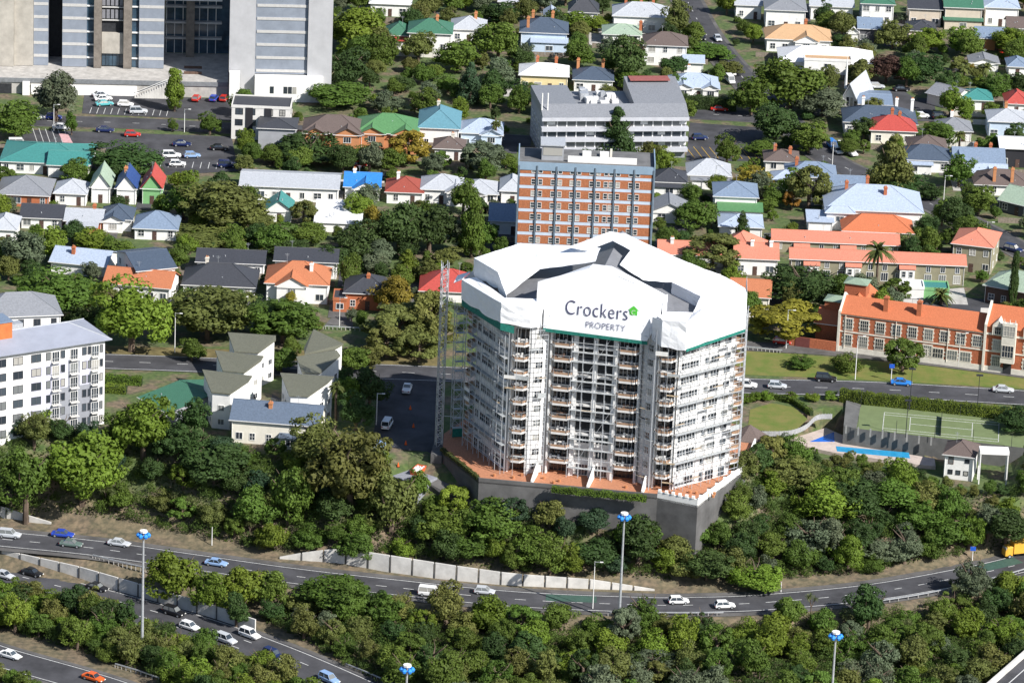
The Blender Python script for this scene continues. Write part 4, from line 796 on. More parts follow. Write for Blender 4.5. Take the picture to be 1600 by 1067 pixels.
# --- tent roof of shrink wrap
def wrap():
    o=thing('shrink_wrap_tent','white shrink-wrap tent with company lettering over the tower roof','tent',(TO.x,TO.y,0),TH)
    def sheet(name,pts,skirt=None,n=6,seed=1,j=1.):
        """polygon of local 3D points, fanned, subdivided and crumpled"""
        R=random.Random(seed); c=sum((Vector(p) for p in pts),Vector())/len(pts); m=MB(); k=len(pts); idx={}
        def vid(p):
            key=(round(p.x,3),round(p.y,3),round(p.z,3))
            if key not in idx: idx[key]=len(m.v); m.v.append(p+Vector((0,0,0)))
            return idx[key]
        for i in range(k):
            a,b=Vector(pts[i]),Vector(pts[(i+1)%k]); G=[[c+(a-c)*(r/n)*(1-s/n)+(b-c)*(r/n)*(s/n) for s in range(n+1)] for r in range(n+1)]
            for r in range(1,n+1):
                for s in range(n):
                    q=[G[r][s],G[r][s+1],G[r-1][s+1],G[r-1][s]] if r>1 else [G[r][s],G[r][s+1],c]
                    m.f.append(tuple(vid(x) for x in q))
        nv=len(m.v); m.v=[tuple(v+Vector((R.uniform(-.06,.06)*j,R.uniform(-.06,.06)*j,R.uniform(-.07,.07)*j))) for v in m.v]
        ob=m.build(name,shr,o)
        md=ob.modifiers.new('thick','SOLIDIFY'); md.thickness=.05
        for p in ob.data.polygons: p.use_smooth=False
        return ob
    def wall(pts,zb,name='wrap_wall',n=5,seed=3):
        # pts: list of local tops; drop to zb (list)
        R=random.Random(seed); m=MB(); cols=[]
        for i in range(len(pts)-1):
            a,b=Vector(pts[i]),Vector(pts[i+1]); za,zb_=zb[i],zb[i+1]; K=max(2,int((b-a).length/1.3))
            for j in range(K+(i==len(pts)-2)):
                t=j/K; p=a+(b-a)*t; z0=za+(zb_-za)*t; cols.append((p,z0))
        for p,z0 in cols:
            for r in range(n+1):
                t=r/n; jit=.1 if 0<r<n else .03; m.v.append((p.x+R.uniform(-jit,jit),p.y+R.uniform(-jit,jit),p.z+(z0-p.z)*t+(R.uniform(-.3,.25) if r==n else 0)))
        for i in range(len(cols)-1):
            for r in range(n): a=i*(n+1)+r; m.f.append((a,a+1,a+n+2,a+n+1))
        ob=m.build(name,shr,o); md=ob.modifiers.new('thick','SOLIDIFY'); md.thickness=.05
        for p in ob.data.polygons: p.use_smooth=False
        return ob
    # centre gable
    CL=Vector((-12.2,-.4,42.2)); CRr=Vector((13.0,.9,42.)); AP=Vector((-2.2,3.4,45.8)); AQ=Vector((1.2,3.4,45.8)); yb=-.75
    FP=lambda x,z: Vector((x,-.75+.12*(z-32.8),z))
    front=sheet('front_sheet',[FP(-10.5,ZW+.2),FP(10.3,ZW-.1),FP(12.6,36.8),FP(13.0,41.9),FP(1.2,45.8),FP(-2.2,45.8),FP(-12.2,42.1),FP(-12.2,37.2),FP(-10.6,36.6)],seed=5,n=4,j=.25)
    AP=FP(-2.2,45.8); AQ=FP(1.2,45.8); CL=FP(-12.2,42.1); CRr=FP(13,41.9)
    back=[Vector((13,2.6,41.4)),Vector((1.4,6.2,44.9)),Vector((-2.4,6.2,44.9)),Vector((-12.2,1.8,41.4))]
    sheet('gable_cap',[CRr,back[0],back[1],AQ],seed=7,n=3); sheet('gable_cap',[AQ,back[1],back[2],AP],seed=8,n=2); sheet('gable_cap',[AP,back[2],back[3],CL],seed=9,n=3)
    wall([CRr,Vector((13.3,3.5,41.2))],[38,38],'gable_cheek'); wall([Vector((-12.4,2.6,41.2)),CL],[38,37.4],'gable_cheek')
    # left wing
    Lw=lambda px,py,z: LW(px,py,z)
    p1,p2,p3,p4,p5,p6=Lw(741,403,42),Lw(814,380,43),Lw(938,387,45.4),Lw(930,409,44.6),Lw(843,421,41.6),Lw(791,461,38.4); p7=Lw(778,425,41.6)
    sheet('roof_sheet',[p7,p5,p4,p3,p2,p1],seed=11,n=5); sheet('roof_sheet',[p7,p6,p5],seed=12,n=4)
    wall([p1,p7],[38.2,38.2],'upper_wall'); wall([p7,p6],[38.2,36.6],'upper_wall')
    q0=Vector((-29.4,9.6,37.6)); q1=Vector((-18.6,-3.6,38.2)); q2=Vector((-12.6,-3.2,37.6)); q3=Vector((-10.8,-.9,37.2)); q00=Vector((-27,22,38.2))
    wall([q00,q0,q1,q2,q3],[34,33.4,34,33.6,33.2],'wrap_wall')
    sheet('ledge_sheet',[q0,q1,Vector((-18.4,-.6,38.3)),Vector((-26.6,10,38.4))],seed=13,n=3); sheet('ledge_sheet',[q1,q2,q3,Vector((-12.3,.8,38.4)),Vector((-18.4,-.6,38.3))],seed=14,n=3)
    sheet('loose_flap',[Vector((-29.4,9.6,37.6)),Vector((-31.4,11.5,36)),Vector((-31.2,13.5,37)),Vector((-28.6,14,38))],seed=22,n=3)
    wall([p2,p1],[38.3,38.2],'upper_wall')
    # back and right wing
    b0,b1,b2,b3=Lw(887,386,45.6),Lw(955,362,46.8),Lw(976,365,46.6),Lw(1077,411,44.2); r1,r2=Lw(1136,434,42.6),Lw(1164,450,41.2)
    i1,i2,i3,i4,i5=Lw(985,391,45.2),Lw(968,414,43.6),Lw(1005,438,41.6),Lw(1050,441,41),Lw(1095,463,40.2)
    i0=Lw(957,376,45.9); ia=Lw(918,392,45.2)
    sheet('roof_sheet',[ia,i0,b1,b0],seed=15,n=3); sheet('roof_sheet',[i0,i1,b2,b1],seed=16,n=3); sheet('roof_sheet',[i1,i2,i3,i4,b3,b2],seed=17,n=5)
    f1=Lw(1083,488,38.2); f0=Vector((13.6,-3.0,38)); f2=Vector((18.4,-3.2,38.2)); f3=Vector((28.2,9.8,40.8))
    sheet('roof_sheet',[i4,i5,f3,r1,b3],seed=18,n=5); sheet('roof_sheet',[i5,f1,f2,f3],seed=19,n=5); sheet('roof_sheet',[f3,r2,r1],seed=20,n=3)
    wall([i4,i5,f1],[38.2,37.6,37.4],'inner_cheek')
    wall([Vector((11.2,-.6,37.6)),f0,f2,f3,Vector((26.5,20,41))],[33.0,32.6,32.4,33.4,33.6],'wrap_wall',seed=9)
    sheet('ledge_sheet',[f0,f2,f1,Vector((13.2,1.2,38.2)),Vector((12.2,-.4,37.8))],seed=21,n=3)
    # lettering on the front sheet
    def text(s,x,z,size,m,name,wid=None,y=None):
        cu=bpy.data.curves.new(name,'FONT'); cu.body=s; cu.size=size; cu.extrude=.015; cu.offset=-.016*size; cu.space_character=1.08
        t=bpy.data.objects.new(name,cu); COL.objects.link(t); bpy.context.view_layer.update(); dg=bpy.context.evaluated_depsgraph_get(); me=bpy.data.meshes.new_from_object(t.evaluated_get(dg)); bpy.data.objects.remove(t)
        me.materials.clear(); me.materials.append(m); ob=link(name,me,o); ob.rotation_euler=(math.radians(90)-math.atan(.12),0,0); w0=max(v.co.x for v in me.vertices); k=(wid/w0 if wid else 1); ob.scale=(k,1,1); ob.location=FP(x,z)+Vector((0,-.14+(y or 0),0)); return ob
    navy=mat('navy_print',(.03,.025,.09),.6,0); gg=mat('green_print',(.1,.55,.06),.6,0)
    text('Crockers',-6.4,36.3,4.2,navy,'lettering',12.6); text('PROPERTY',-2.1,34.05,1.8,mat('slate_print',(.12,.12,.2),.6,0),'lettering',8.0)
    ic=MB(); hx,hz,y=7.3,38.3,-.75+.12*5.5-.14; S_=1.0
    ic.poly([(hx-.75,y,hz-.9),(hx+.75,y,hz-.9),(hx+.75,y,hz+.1),(hx+1.05,y,hz+.1),(hx,y,hz+1.1),(hx-1.05,y,hz+.1),(hx-.75,y,hz+.1)]); ic.build('house_logo',gg,o); text('C',hx-.48,hz-.75,1.35,framem,'logo_letter',.85,-.05)
    # green debris netting along the lower edge
    net=mat('green_net',(.02,.18,.14),.8,.2,2)
    def netband(pts,h):
        m=MB()
        for a,b in zip(pts,pts[1:]): a,b=Vector(a),Vector(b); m.poly([a,b,b-Vector((0,0,h)),a-Vector((0,0,h))])
        ob=m.build('debris_net',net,o); md=ob.modifiers.new('t','SOLIDIFY'); md.thickness=.04
    netband([(-29.3,9.8,33.6),(-18.6,-3.5,34.1),(-15.8,-3.4,33.6)],1.5); netband([(-10.5,-.8,33),(10.5,-.8,32.5)],.7); netband([(18.6,-3.1,32.6),(28.2,9.8,33.5)],.6)
wrap()
# --- scaffolding
tubem=mat('scaffold_tube',(.46,.48,.5),.5,.12,2)
def scaffold():
    o=thing('scaffolding','grey tubem tube scaffolding standing around the tower','scaffold',(TO.x,TO.y,0),TH,me=None)
    runs=[[(-28.2,10.2),(-17.6,-2.9)],[(-17.6,-2.9),(-12.6,-2.9)],[(-12.4,-2.2),(-9.4,-.4)],[(-4.6,-.4),(4.6,-.4)],[(9.4,-.4),(12.4,-2.2)],[(12.6,-2.9),(17.6,-2.9)],[(17.6,-2.9),(28.2,10.2)],[(28.2,10.2),(27.5,18)]]
    for ri,(a,b) in enumerate(runs):
        a,b=Vector((*a,0)),Vector((*b,0)); d=b-a; n=max(1,round(d.length/2.3)); nrm=Vector((d.y,-d.x,0)).normalized()*.9
        r=.07 if ri not in(1,5) else .05
        z1=ZW+3 if ri!=3 else ZW+1
        for i in range(n+1):
            p=a+d*(i/n)
            MB().tube((p.x,p.y,T0),(p.x,p.y,z1),r,4).build('scaffold_pole',tubem,o)
            if ri in(0,3,6): q=p-nrm; MB().tube((q.x,q.y,T0),(q.x,q.y,z1),r*.9,4).build('scaffold_pole',tubem,o)
        for k in range(1,16):
            z=T0+k*2.04
            if z>z1: break
            if ri in(1,5): continue
            m=MB(); m.tube((*a.xy,z),(*b.xy,z),.06,4)
            if ri in(0,2,4,6,7): m.tube((*a.xy,z+1),(*b.xy,z+1),.05,4)
            m.build('ledger',tubem,o)
            if (k%3==0 and ri in(0,6)) or (ri==3 and k%3!=2):
                c=a-nrm; e=b-nrm; dk=MB(); dk.prism([tuple(a.xy),tuple(b.xy),tuple(e.xy),tuple(c.xy)],z-.1,z-.04); dk.build('deck',mat('deck_board',(.42,.44,.44),.8,.15,2),o)
        for j in range(14 if ri in(0,6) else 5):   # loose boards and toe planks
            t=rnd.randrange(n)/n; z=T0+2.04*rnd.randint(1,14)
            if z>z1: continue
            p=a+d*t; q=a+d*(t+1/n); MB().prism([tuple(p.xy),tuple(q.xy),tuple((q-nrm*.7).xy),tuple((p-nrm*.7).xy)],z-.06,z).build('plank',rnd.choice((mat('deck_board',(.42,.44,.44),.8,.15,2),mat('plank_timber',(.4,.31,.2),.9,.2,2))),o)
            if rnd.random()<.35: MB().prism([tuple(p.xy),tuple(q.xy),tuple((q-nrm*.03).xy),tuple((p-nrm*.03).xy)],z,z+rnd.uniform(.3,1)).build('toe_board',rnd.choice((framem,mat('deck_board',(.42,.44,.44),.8,.15,2))),o)
        if ri in(0,2,3,4,6):
            for k in range(0,15,2):
                z=T0+k*2.04; j=(k//2)%n; p=a+d*(j/n); q=a+d*((j+1)/n); MB().tube((*p.xy,z),(*q.xy,z+4.08),.04,4).build('brace',tubem,o)
scaffold()
def lattice(name,label,cat,px,py,ht,wd,m,r=.06,step=1.5,lean=0):
    p=G(px,py); o=thing(name,label,cat,(p.x,p.y,p.z-.2),math.radians(15)); c=[(-wd/2,-wd/2),(wd/2,-wd/2),(wd/2,wd/2),(-wd/2,wd/2)]
    for q in c: MB().tube((*q,0),(*q,ht),r,5).build('chord',m,o)
    for i in range(4):
        b=MB(); a,e=c[i],c[(i+1)%4]; k=0
        while (k+1)*step<=ht+.01:
            z=k*step; b.tube((*a,z),(*e,z),r*.6,4); b.tube((*(a if k%2 else e),z),(*(e if k%2 else a),z+step),r*.6,4); k+=1
        b.build('lacing',m,o)
    return o
mast=lattice('hoist_mast','tall grey lattice hoist mast left of the tower','mast',685,706,41,1.25,steel,.1,1.3)
st=lattice('access_tower','slim scaffold stair tower with green netting at its foot','scaffold',712,694,31,2.0,steel,.07,2.05)
for k in range(14): MB().box(-.9,.9,-.9,.2,1.9+k*2.05,1.98+k*2.05).build('landing',mat('deck_board',(.42,.44,.44),.8),st)
MB().box(-1.08,1.08,-1.1,-1.04,.2,4).build('net_panel',mat('green_net',(.02,.18,.14),.8),st); MB().box(1.04,1.1,-1.08,1.08,.2,4).build('net_panel',MATS['green_net'],st)
for k in range(4): p=mast; MB().tube((.6,0,8+k*8),(4.2,-1.2,8+k*8),.07,4).build('wall_tie',steel,mast)
# --- podium
def podium():
    o=thing('podium','dark clad podium with terracotta terraces under the tower','podium',(TO.x,TO.y,0),TH); dkc=mat('dark_cladding',(.12,.117,.115),.85,.18,.25,bump=.2)
    P=[(-31.5,5.9),(-20.9,-7.5),(-3,-6.3),(14.8,-5.4),(23.2,-7.2),(29.2,15),(29,30),(-30,30),(-33.5,16)]
    MB().prism(P,-15,T0-.25).build('cladding_wall',dkc,o); MB().prism([(x*.992,y*.99) for x,y in P],T0-.24,T0).build('terrace_floor',tl,o)
    def par(pts,h,m,name,t=.35):
        for a,b in zip(pts,pts[1:]):
            a,b=Vector((*a,0)),Vector((*b,0)); d=(b-a).normalized(); n=Vector((-d.y,d.x,0))*t; MB().prism([tuple(a.xy),tuple(b.xy),tuple((b+n).xy),tuple((a+n).xy)],T0-.6,T0+h).build(name,m,o)
    par(P[0:2],.5,dkc,'parapet'); par(P[1:4],.45,dkc,'parapet'); par([P[3],P[4],P[5],P[6]],1.0,wallm('white'),'white_parapet')
    for a,b in((P[3],P[4]),(P[4],P[5])):
        for i in range(6): t=(i+.3)/6; x,y=a[0]+(b[0]-a[0])*t,a[1]+(b[1]-a[1])*t; MB().box(x-.3,x+.3,y-.1,y+.5,T0+1,T0+1.5).build('parapet_pier',wallm('white'),o)
    for x,y0,y1 in((-10.6,-6.4,-.6),(.6,-6,1),(11.5,-5.2,-1.6)):
        MB().prism([(x,y0),(x+.35,y0),(x+.35,y1),(x,y1)],T0,[T0+.8,T0+.8,T0+2.6,T0+2.6]).build('divider_wall',wallm('white'),o)
    for i in range(16):
        x,y=rnd.choice([(rnd.uniform(-19,12),rnd.uniform(-5,-2.5)),(rnd.uniform(17,26),rnd.uniform(-4,2))]); m=MB(); m.tube((x,y,T0),(x,y,T0+.55),.25,7,.33); m.build('planter_pot',wallm('orangebrick'),o)
    # lower concrete wedge and garage roof on the west side
    MB().prism([(-33,-1),(-21.5,-8.5),(-20.9,-7.6),(-31.6,5.8)],-15,[-2.2,-6,-4,-1]).build('sloped_apron',mat('apron_concrete',(.13,.125,.12),.9,.15,.4),o)
    MB().prism([(-40,-1.5),(-34,-4.5),(-31,0.5),(-37,3.5)],-8,-1.6).build('garage_roof',mat('garage_grey',(.25,.26,.29),.8),o)
    MB().prism([(-33.5,5),(-31.2,5),(-33.2,15.8),(-35,15.8)],-6,T0-.6).build('cladding_wall',dkc,o)
podium()
# ---------------------------------------------------------------- tennis court, pool, pavilion
def sport():
    z=0; cw=[U(x,y,z) for x,y in((1344,634),(1640,662),(1640,706),(1338,671))]; ct=MB(); ct.prism([tuple(p.xy) for p in cw][::-1],-7,.25); o=struct(ct.build('tennis_court',mat('court_edge',(.13,.13,.125),.9,.12,.5)))
    MB().prism([tuple((p*.999+(sum(cw,Vector())/4)*.001).xy) for p in cw][::-1],.25,.27).build('court_surface',mat('court_green',(.15,.19,.085),.95,.06,.6),o)
    def line(a,b):
        a,b=U(*a,.3),U(*b,.3); d=(b-a); d.z=0; n=Vector((-d.y,d.x,0)).normalized()*.06; MB().prism([tuple((a-n).xy),tuple((b-n).xy),tuple((b+n).xy),tuple((a+n).xy)],.272,.29).build('court_line',paint,o)
    L=[(1382,644),(1561,660),(1560,690),(1379,672)]
    for i in range(4): line(L[i],L[(i+1)%4])
    m=lambda a,b,t:(a[0]+(b[0]-a[0])*t,a[1]+(b[1]-a[1])*t)
    for t in(.125,.875): line(m(L[0],L[3],t),m(L[1],L[2],t))
    for t in(.23,.77): line(m(m(L[0],L[1],t),m(L[3],L[2],t),.125),m(m(L[0],L[1],t),m(L[3],L[2],t),.875))
    line(m(m(L[0],L[3],.5),m(L[1],L[2],.5),.23),m(m(L[0],L[3],.5),m(L[1],L[2],.5),.77))
    a,b=U(*m(L[0],L[1],.5),.3),U(*m(L[3],L[2],.5),.3); nt=thing('tennis_net','dark tennis net across the green court','net',tuple((a+b)/2)); c=(a+b)/2
    MB().prism([tuple((a-c+Vector((.03,0,0))).xy),tuple((b-c+Vector((.03,0,0))).xy),tuple((b-c-Vector((.03,0,0))).xy),tuple((a-c-Vector((.03,0,0))).xy)][::-1],0,1.0).build('net_mesh',darkm,nt)
    for q in(a,b): MB().tube(q-c,q-c+Vector((0,0,1.2)),.06).build('post',darkm,nt)
    # ramp block west of the court and low wall posts
    MB().prism([tuple(U(x,y,0).xy) for x,y in((1318,668),(1338,671),(1345,634),(1322,628))],-7,[.4,.3,.3,.6]).build('ramp_block',mat('court_edge',(.13,.13,.125),.9),o)
    for i in range(8): p=U(1322+i*19,668.5+i*2.6,.3); MB().box(p.x-.18,p.x+.18,p.y-.2,p.y+.2,-.9,.8).build('wall_pier',mat('pier_grey',(.24,.24,.23),.9),o)
    for x,y in((1415,690),(1528,650),(1573,682),(1345,640)): pass
    fo=thing('court_fence','thin dark wire fence posts around the tennis court','fence',tuple(U(1340,670,.3)))
    for x,y in((1340,671),(1400,678),(1460,685),(1520,692),(1580,699),(1345,635),(1420,642),(1500,650),(1580,657)): p=U(x,y,.3)-fo.location; MB().tube(p,p+Vector((0,0,3)),.05,5).build('fence_post',darkm,fo)
    for x,y,h in((1421,640,9),(1526,650,9),(1415,683,8)):
        p=U(x,y,.3); l=thing('court_floodlight','dark floodlight pole %s the tennis court'%('at the near side of' if y>670 else ('behind the left half of' if x<1500 else 'behind the right half of')),'light pole',tuple(p)); MB().tube((0,0,0),(0,0,h),.09,6,.06).build('pole',darkm,l); MB().box(-.7,.7,-.3,.3,h,h+.25).build('lamp_head',darkm,l)
    # pool terrace
    zp=-3.6; tp=[U(x,y,zp) for x,y in((1222,690),(1290,668),(1318,680),(1322,694),(1460,716),(1462,728),(1420,724),(1300,706))]; t=struct(MB().prism([tuple(p.xy) for p in tp][::-1],-12,zp).build('pool_terrace',mat('pink_paving',(.5,.42,.37),.85,.1,.7)))
    wt=mat('pool_water',(.03,.3,.55),.06,.12,.5,bump=.15,spec=.6)
    pool=[U(x,y,zp) for x,y in((1306,697),(1420,707),(1422,716),(1308,705))]; MB().prism([tuple(p.xy) for p in pool][::-1],zp-.5,zp+.03).build('lap_pool',wt,t)
    MB().prism([tuple(U(x,y,zp).xy) for x,y in((1265,690),(1303,675),(1304,690))][::-1],zp-.4,zp+.03).build('wading_pool',mat('pool_blue',(.02,.14,.6),.15,.1,.5),t)
    f=thing('pool_fence','curved grey pool fence beside the lawn','fence',tuple(U(1200,680,0))); pts=smooth([U(x,y,-.5) for x,y in((1190,682),(1232,681),(1258,672),(1276,657),(1300,655))],6)
    for a,b in zip(pts,pts[1:]):
        a=a-f.location;b=b-f.location; q=MB(); q.poly([a+Vector((0,0,.1)),b+Vector((0,0,.1)),b+Vector((0,0,1.2)),a+Vector((0,0,1.2))]); q.build('fence_panel',mat('fence_grey',(.36,.36,.36),.8),f); MB().tube(a,a+Vector((0,0,1.35)),.04,5).build('fence_post',steel,f)
    # gazebo
    p=U(1170,700,-1); g=thing('gazebo','open gazebo with dark hexagonal roof beside the tower','gazebo',tuple(p)); m=MB(); k=6; R=4.3
    m.v=[(R*math.cos(i*math.pi/3),R*math.sin(i*math.pi/3),2.7) for i in range(6)]+[(0,0,5.2)]+[(R*math.cos(i*math.pi/3),R*math.sin(i*math.pi/3),2.5) for i in range(6)]; m.f=[(i,(i+1)%6,6) for i in range(6)]+[(7+i,7+(i+1)%6,(i+1)%6,i) for i in range(6)]+[tuple(range(12,6,-1))]; m.build('roof',roofm('brown'),g)
    for i in range(6): MB().tube((3.7*math.cos(i*1.047),3.7*math.sin(i*1.047),-3),(3.7*math.cos(i*1.047),3.7*math.sin(i*1.047),2.6),.12).build('post',framem,g)
    MB().tube((0,0,-3),(0,0,0.1),4,10).build('floor',conc,g)
    h=house('white square clubhouse with brown hip roof','at the end of the pool',1499,711,46,7,5.4,'hip',2,'brown','white',rot=-12,cat='clubhouse',name='clubhouse',win=0,fr='black')
    for x in(-1.6,0,1.6): window(h,x,0,1.2,.8,.8,0,1,1,'black')
    window(h,-1.6,0,3.4,.9,1.4,0,1,1,'brown'); window(h,1.7,0,3.9,.8,.7,0,1,1,'black')
    p=U(1552,722,0); g=thing('pergola','white flat-topped pergola right of the clubhouse','pergola',tuple(p)); MB().box(-3,3,-1.5,1.5,2.2,2.9).build('canopy',wallm('white'),g)
    for x in(-2.8,2.8):
        for y in(-1.3,1.3): MB().box(x-.12,x+.12,y-.12,y+.12,-6,2.2).build('post',framem,g)
sport()
# ---------------------------------------------------------------- motorway walls, rails
def panelwall(name,label,top,bot,z,n,m,th=.3,zt=None):
    B=[U(x,y,z) for x,y in bot]
    def at(P,t):
        L=[0]
        for a,b in zip(P,P[1:]): L.append(L[-1]+abs(b[0]-a[0]))
        s=t*L[-1]
        for i in range(len(P)-1):
            if s<=L[i+1]+1e-6: u=(s-L[i])/(L[i+1]-L[i]); return (P[i][0]+(P[i+1][0]-P[i][0])*u,P[i][1]+(P[i+1][1]-P[i][1])*u)
    o=thing(name,label,'wall',tuple(U(*bot[0],z)))
    for i in range(n):
        q=[]
        for t in(i/n,(i+1)/n-.004):
            b=at(bot,t); tp=at(top,t); p=U(*b,z); h=max(.25,(b[1]-tp[1])/(S(*b,z)*.94)); q.append((p,h))
        (a,ha),(b,hb)=q; a=a-o.location;b=b-o.location; d=(b-a).normalized(); nn=Vector((-d.y,d.x,0))*th
        MB().prism([tuple(a.xy),tuple(b.xy),tuple((b+nn).xy),tuple((a+nn).xy)],-.4,[ha,hb,hb,ha]).build('wall_panel',m,o)
        if i: MB().prism([tuple((a-d*.14-nn*.35).xy),tuple((a+d*.1-nn*.35).xy),tuple((a+d*.1).xy),tuple((a-d*.14).xy)],-.4,ha-.15).build('wall_post',mat('dark_joint',(.1,.1,.1),.9),o)
    return o
panelwall('retaining_wall','white concrete panel retaining wall along the ramp below the tower',[(437,870),(480,862),(532,856),(600,866),(700,882),(800,896),(925,905),(1025,921)],[(437,873),(480,876),(532,881),(600,893),(700,906),(800,915),(925,920),(1025,923)],-14,17,concl)
panelwall('barrier_wall','pale concrete panel wall between ramp and motorway at the left',[(-60,845),(0,858),(120,884),(225,914),(330,944),(400,968)],[(-60,862),(0,876),(120,903),(225,932),(330,962),(400,986)],-16.6,15,concl)
panelwall('retaining_wall','low white wall at the left end of the ramp',[(-60,780),(0,790),(40,804),(80,816)],[(-60,800),(0,809),(40,815),(80,820)],-14,4,concl)
def rail(label,px,z,hh=.75):
    L=smooth([U(x,y,z) for x,y in px],6); o=thing('guard_rail',label,'guard rail',tuple(L[0])); 
    for a,b in zip(L,L[1:]):
        a=a-o.location;b=b-o.location; m=MB(); m.tube(a+Vector((0,0,hh)),b+Vector((0,0,hh)),.14,4); m.build('rail_beam',steel,o); MB().box(a.x-.07,a.x+.07,a.y-.07,a.y+.07,-.3,hh).build('rail_post',conc,o)
rail('steel guard rail beside the ramp at the left',[(145,872),(185,882),(228,892),(290,905)],-14)
rail('steel guard rail along the near edge of the motorway',[(540,1042),(580,1058),(630,1080)],-17); rail('steel guard rail beside the bottom-left slip road',[(180,1042),(220,1054),(270,1072)],-17)
rail('guard rail on the near side of the ramp, right of the tall lamp post',[(950,962),(1040,962),(1130,962)],-14); rail('guard rail on the near side of the ramp curving right',[(1370,944),(1450,931),(1550,908),(1620,888)],-14)
rail('white rail fence beside the main road left of the yellow tree',[(1152,545),(1190,549),(1222,552)],0); rail('white rail fence in front of the dark brick house',[(505,514),(540,516),(580,518)],0)
def bridge():
    P=[U(x,y,-12) for x,y in((1530,1085),(1610,1015),(1720,990),(1720,1120))]; o=struct(MB().prism([tuple(p.xy) for p in P],-13,-12).build('motorway_bridge',asph)); a,b=P[0],P[1]; d=(b-a).normalized(); n=Vector((d.y,-d.x,0))*.5
    MB().prism([tuple(a.xy),tuple((a+n).xy),tuple((b+n).xy),tuple(b.xy)],-13.6,-10.8).build('bridge_parapet',concl,o); q0=a+n*5;q1=b+n*5; MB().prism([tuple(q0.xy),tuple((q0+n*.4).xy),tuple((q1+n*.4).xy),tuple(q1.xy)],-12,-11.98).build('edge_line',paint,o)
bridge()
# ---------------------------------------------------------------- poles
def tall_lamp(px,py,label):
    p=U(px,py,-14); 
    o=thing('lamp_post',label,'lamp post',(p.x,p.y,-14)); h=22.5; MB().tube((0,0,0),(0,0,h),.3,10,.17).build('pole',steel,o)
    bl=mat('blue_cover',(.03,.25,.75),.5,.15,3)
    MB().tube((0,0,h),(0,0,h+.35),.75,8).build('lamp_ring',framem,o)
    for i in range(6):
        t=i*math.pi/3; c=Vector((.95*math.cos(t),.95*math.sin(t),h-.55)); m=MB(); m.tube(c-Vector((0,0,.45)),c,.3,7,.48); m.tube(c,c+Vector((0,0,.4)),.48,7,.2); m.build('covered_lamp',bl,o)
tall_lamp(967,972,'tall lamp post with blue-wrapped heads in front of the tower'); tall_lamp(222,1003,'tall lamp post with blue-wrapped heads at the left by the motorway'); tall_lamp(1294,1166,'tall lamp post with blue-wrapped heads at the bottom right'); tall_lamp(630,1222,'lamp post whose blue-wrapped head just shows at the bottom edge')
def pole(px,py,h,label,arm=1.4,m=None,sign=None,r=.11):
    p=G(px,py); o=thing('street_pole',label,'pole',tuple(p)); MB().tube((0,0,-.3),(0,0,h),r,7,r*.6).build('pole_shaft',m or framem,o)
    if arm: q=MB(); q.tube((0,0,h-.1),(arm*.8,-arm*.6,h+.25),.06,5); q.box(arm*.8-.15,arm*.8+.5,-arm*.6-.12,-arm*.6+.12,h+.18,h+.32); q.build('lamp_arm',m or framem,o)
    if sign: MB().box(-.55,.55,-.14,-.08,h-.9,h).build('sign_panel',mat('sign_blue',(.02,.1,.5),.5),o)
for a in((1336,593,10,'white street lamp on the verge left of the small sign'),(1497,574,8,'thick white pole in front of the brick school'),(273,551,9,'street lamp on the verge above the green-roofed hall'),(1117,302,7,'white pole left of the white flats'),(588,664,7,'timber power pole beside the shaded yard'),(1300,262,7,'white pole at the bend of the diagonal street'),(1474,318,7,'timber pole on the right footpath'),(84,206,7,'white street lamp by the left car park'),(1540,385,6,'pole with blue sign at the lower end of the diagonal street'),(926,951,10,'slim signal pole beside the ramp'),(331,852,4,'short white marker post on the bank',0),(1220,925,2.2,'short white marker post right of the yellow-green shrub',0),(288,207,6,'street lamp on the kerb above the car park'),(1228,545,9,'lamp pole beside the red car'),(530,512,7,'white lamp by the brick house drive')): pole(*a)
pole(1392,596,4,'blue street sign on a white post on the verge',0,None,1); pole(1519,875,3,'blue sign beside the right end of the ramp',0,None,1)
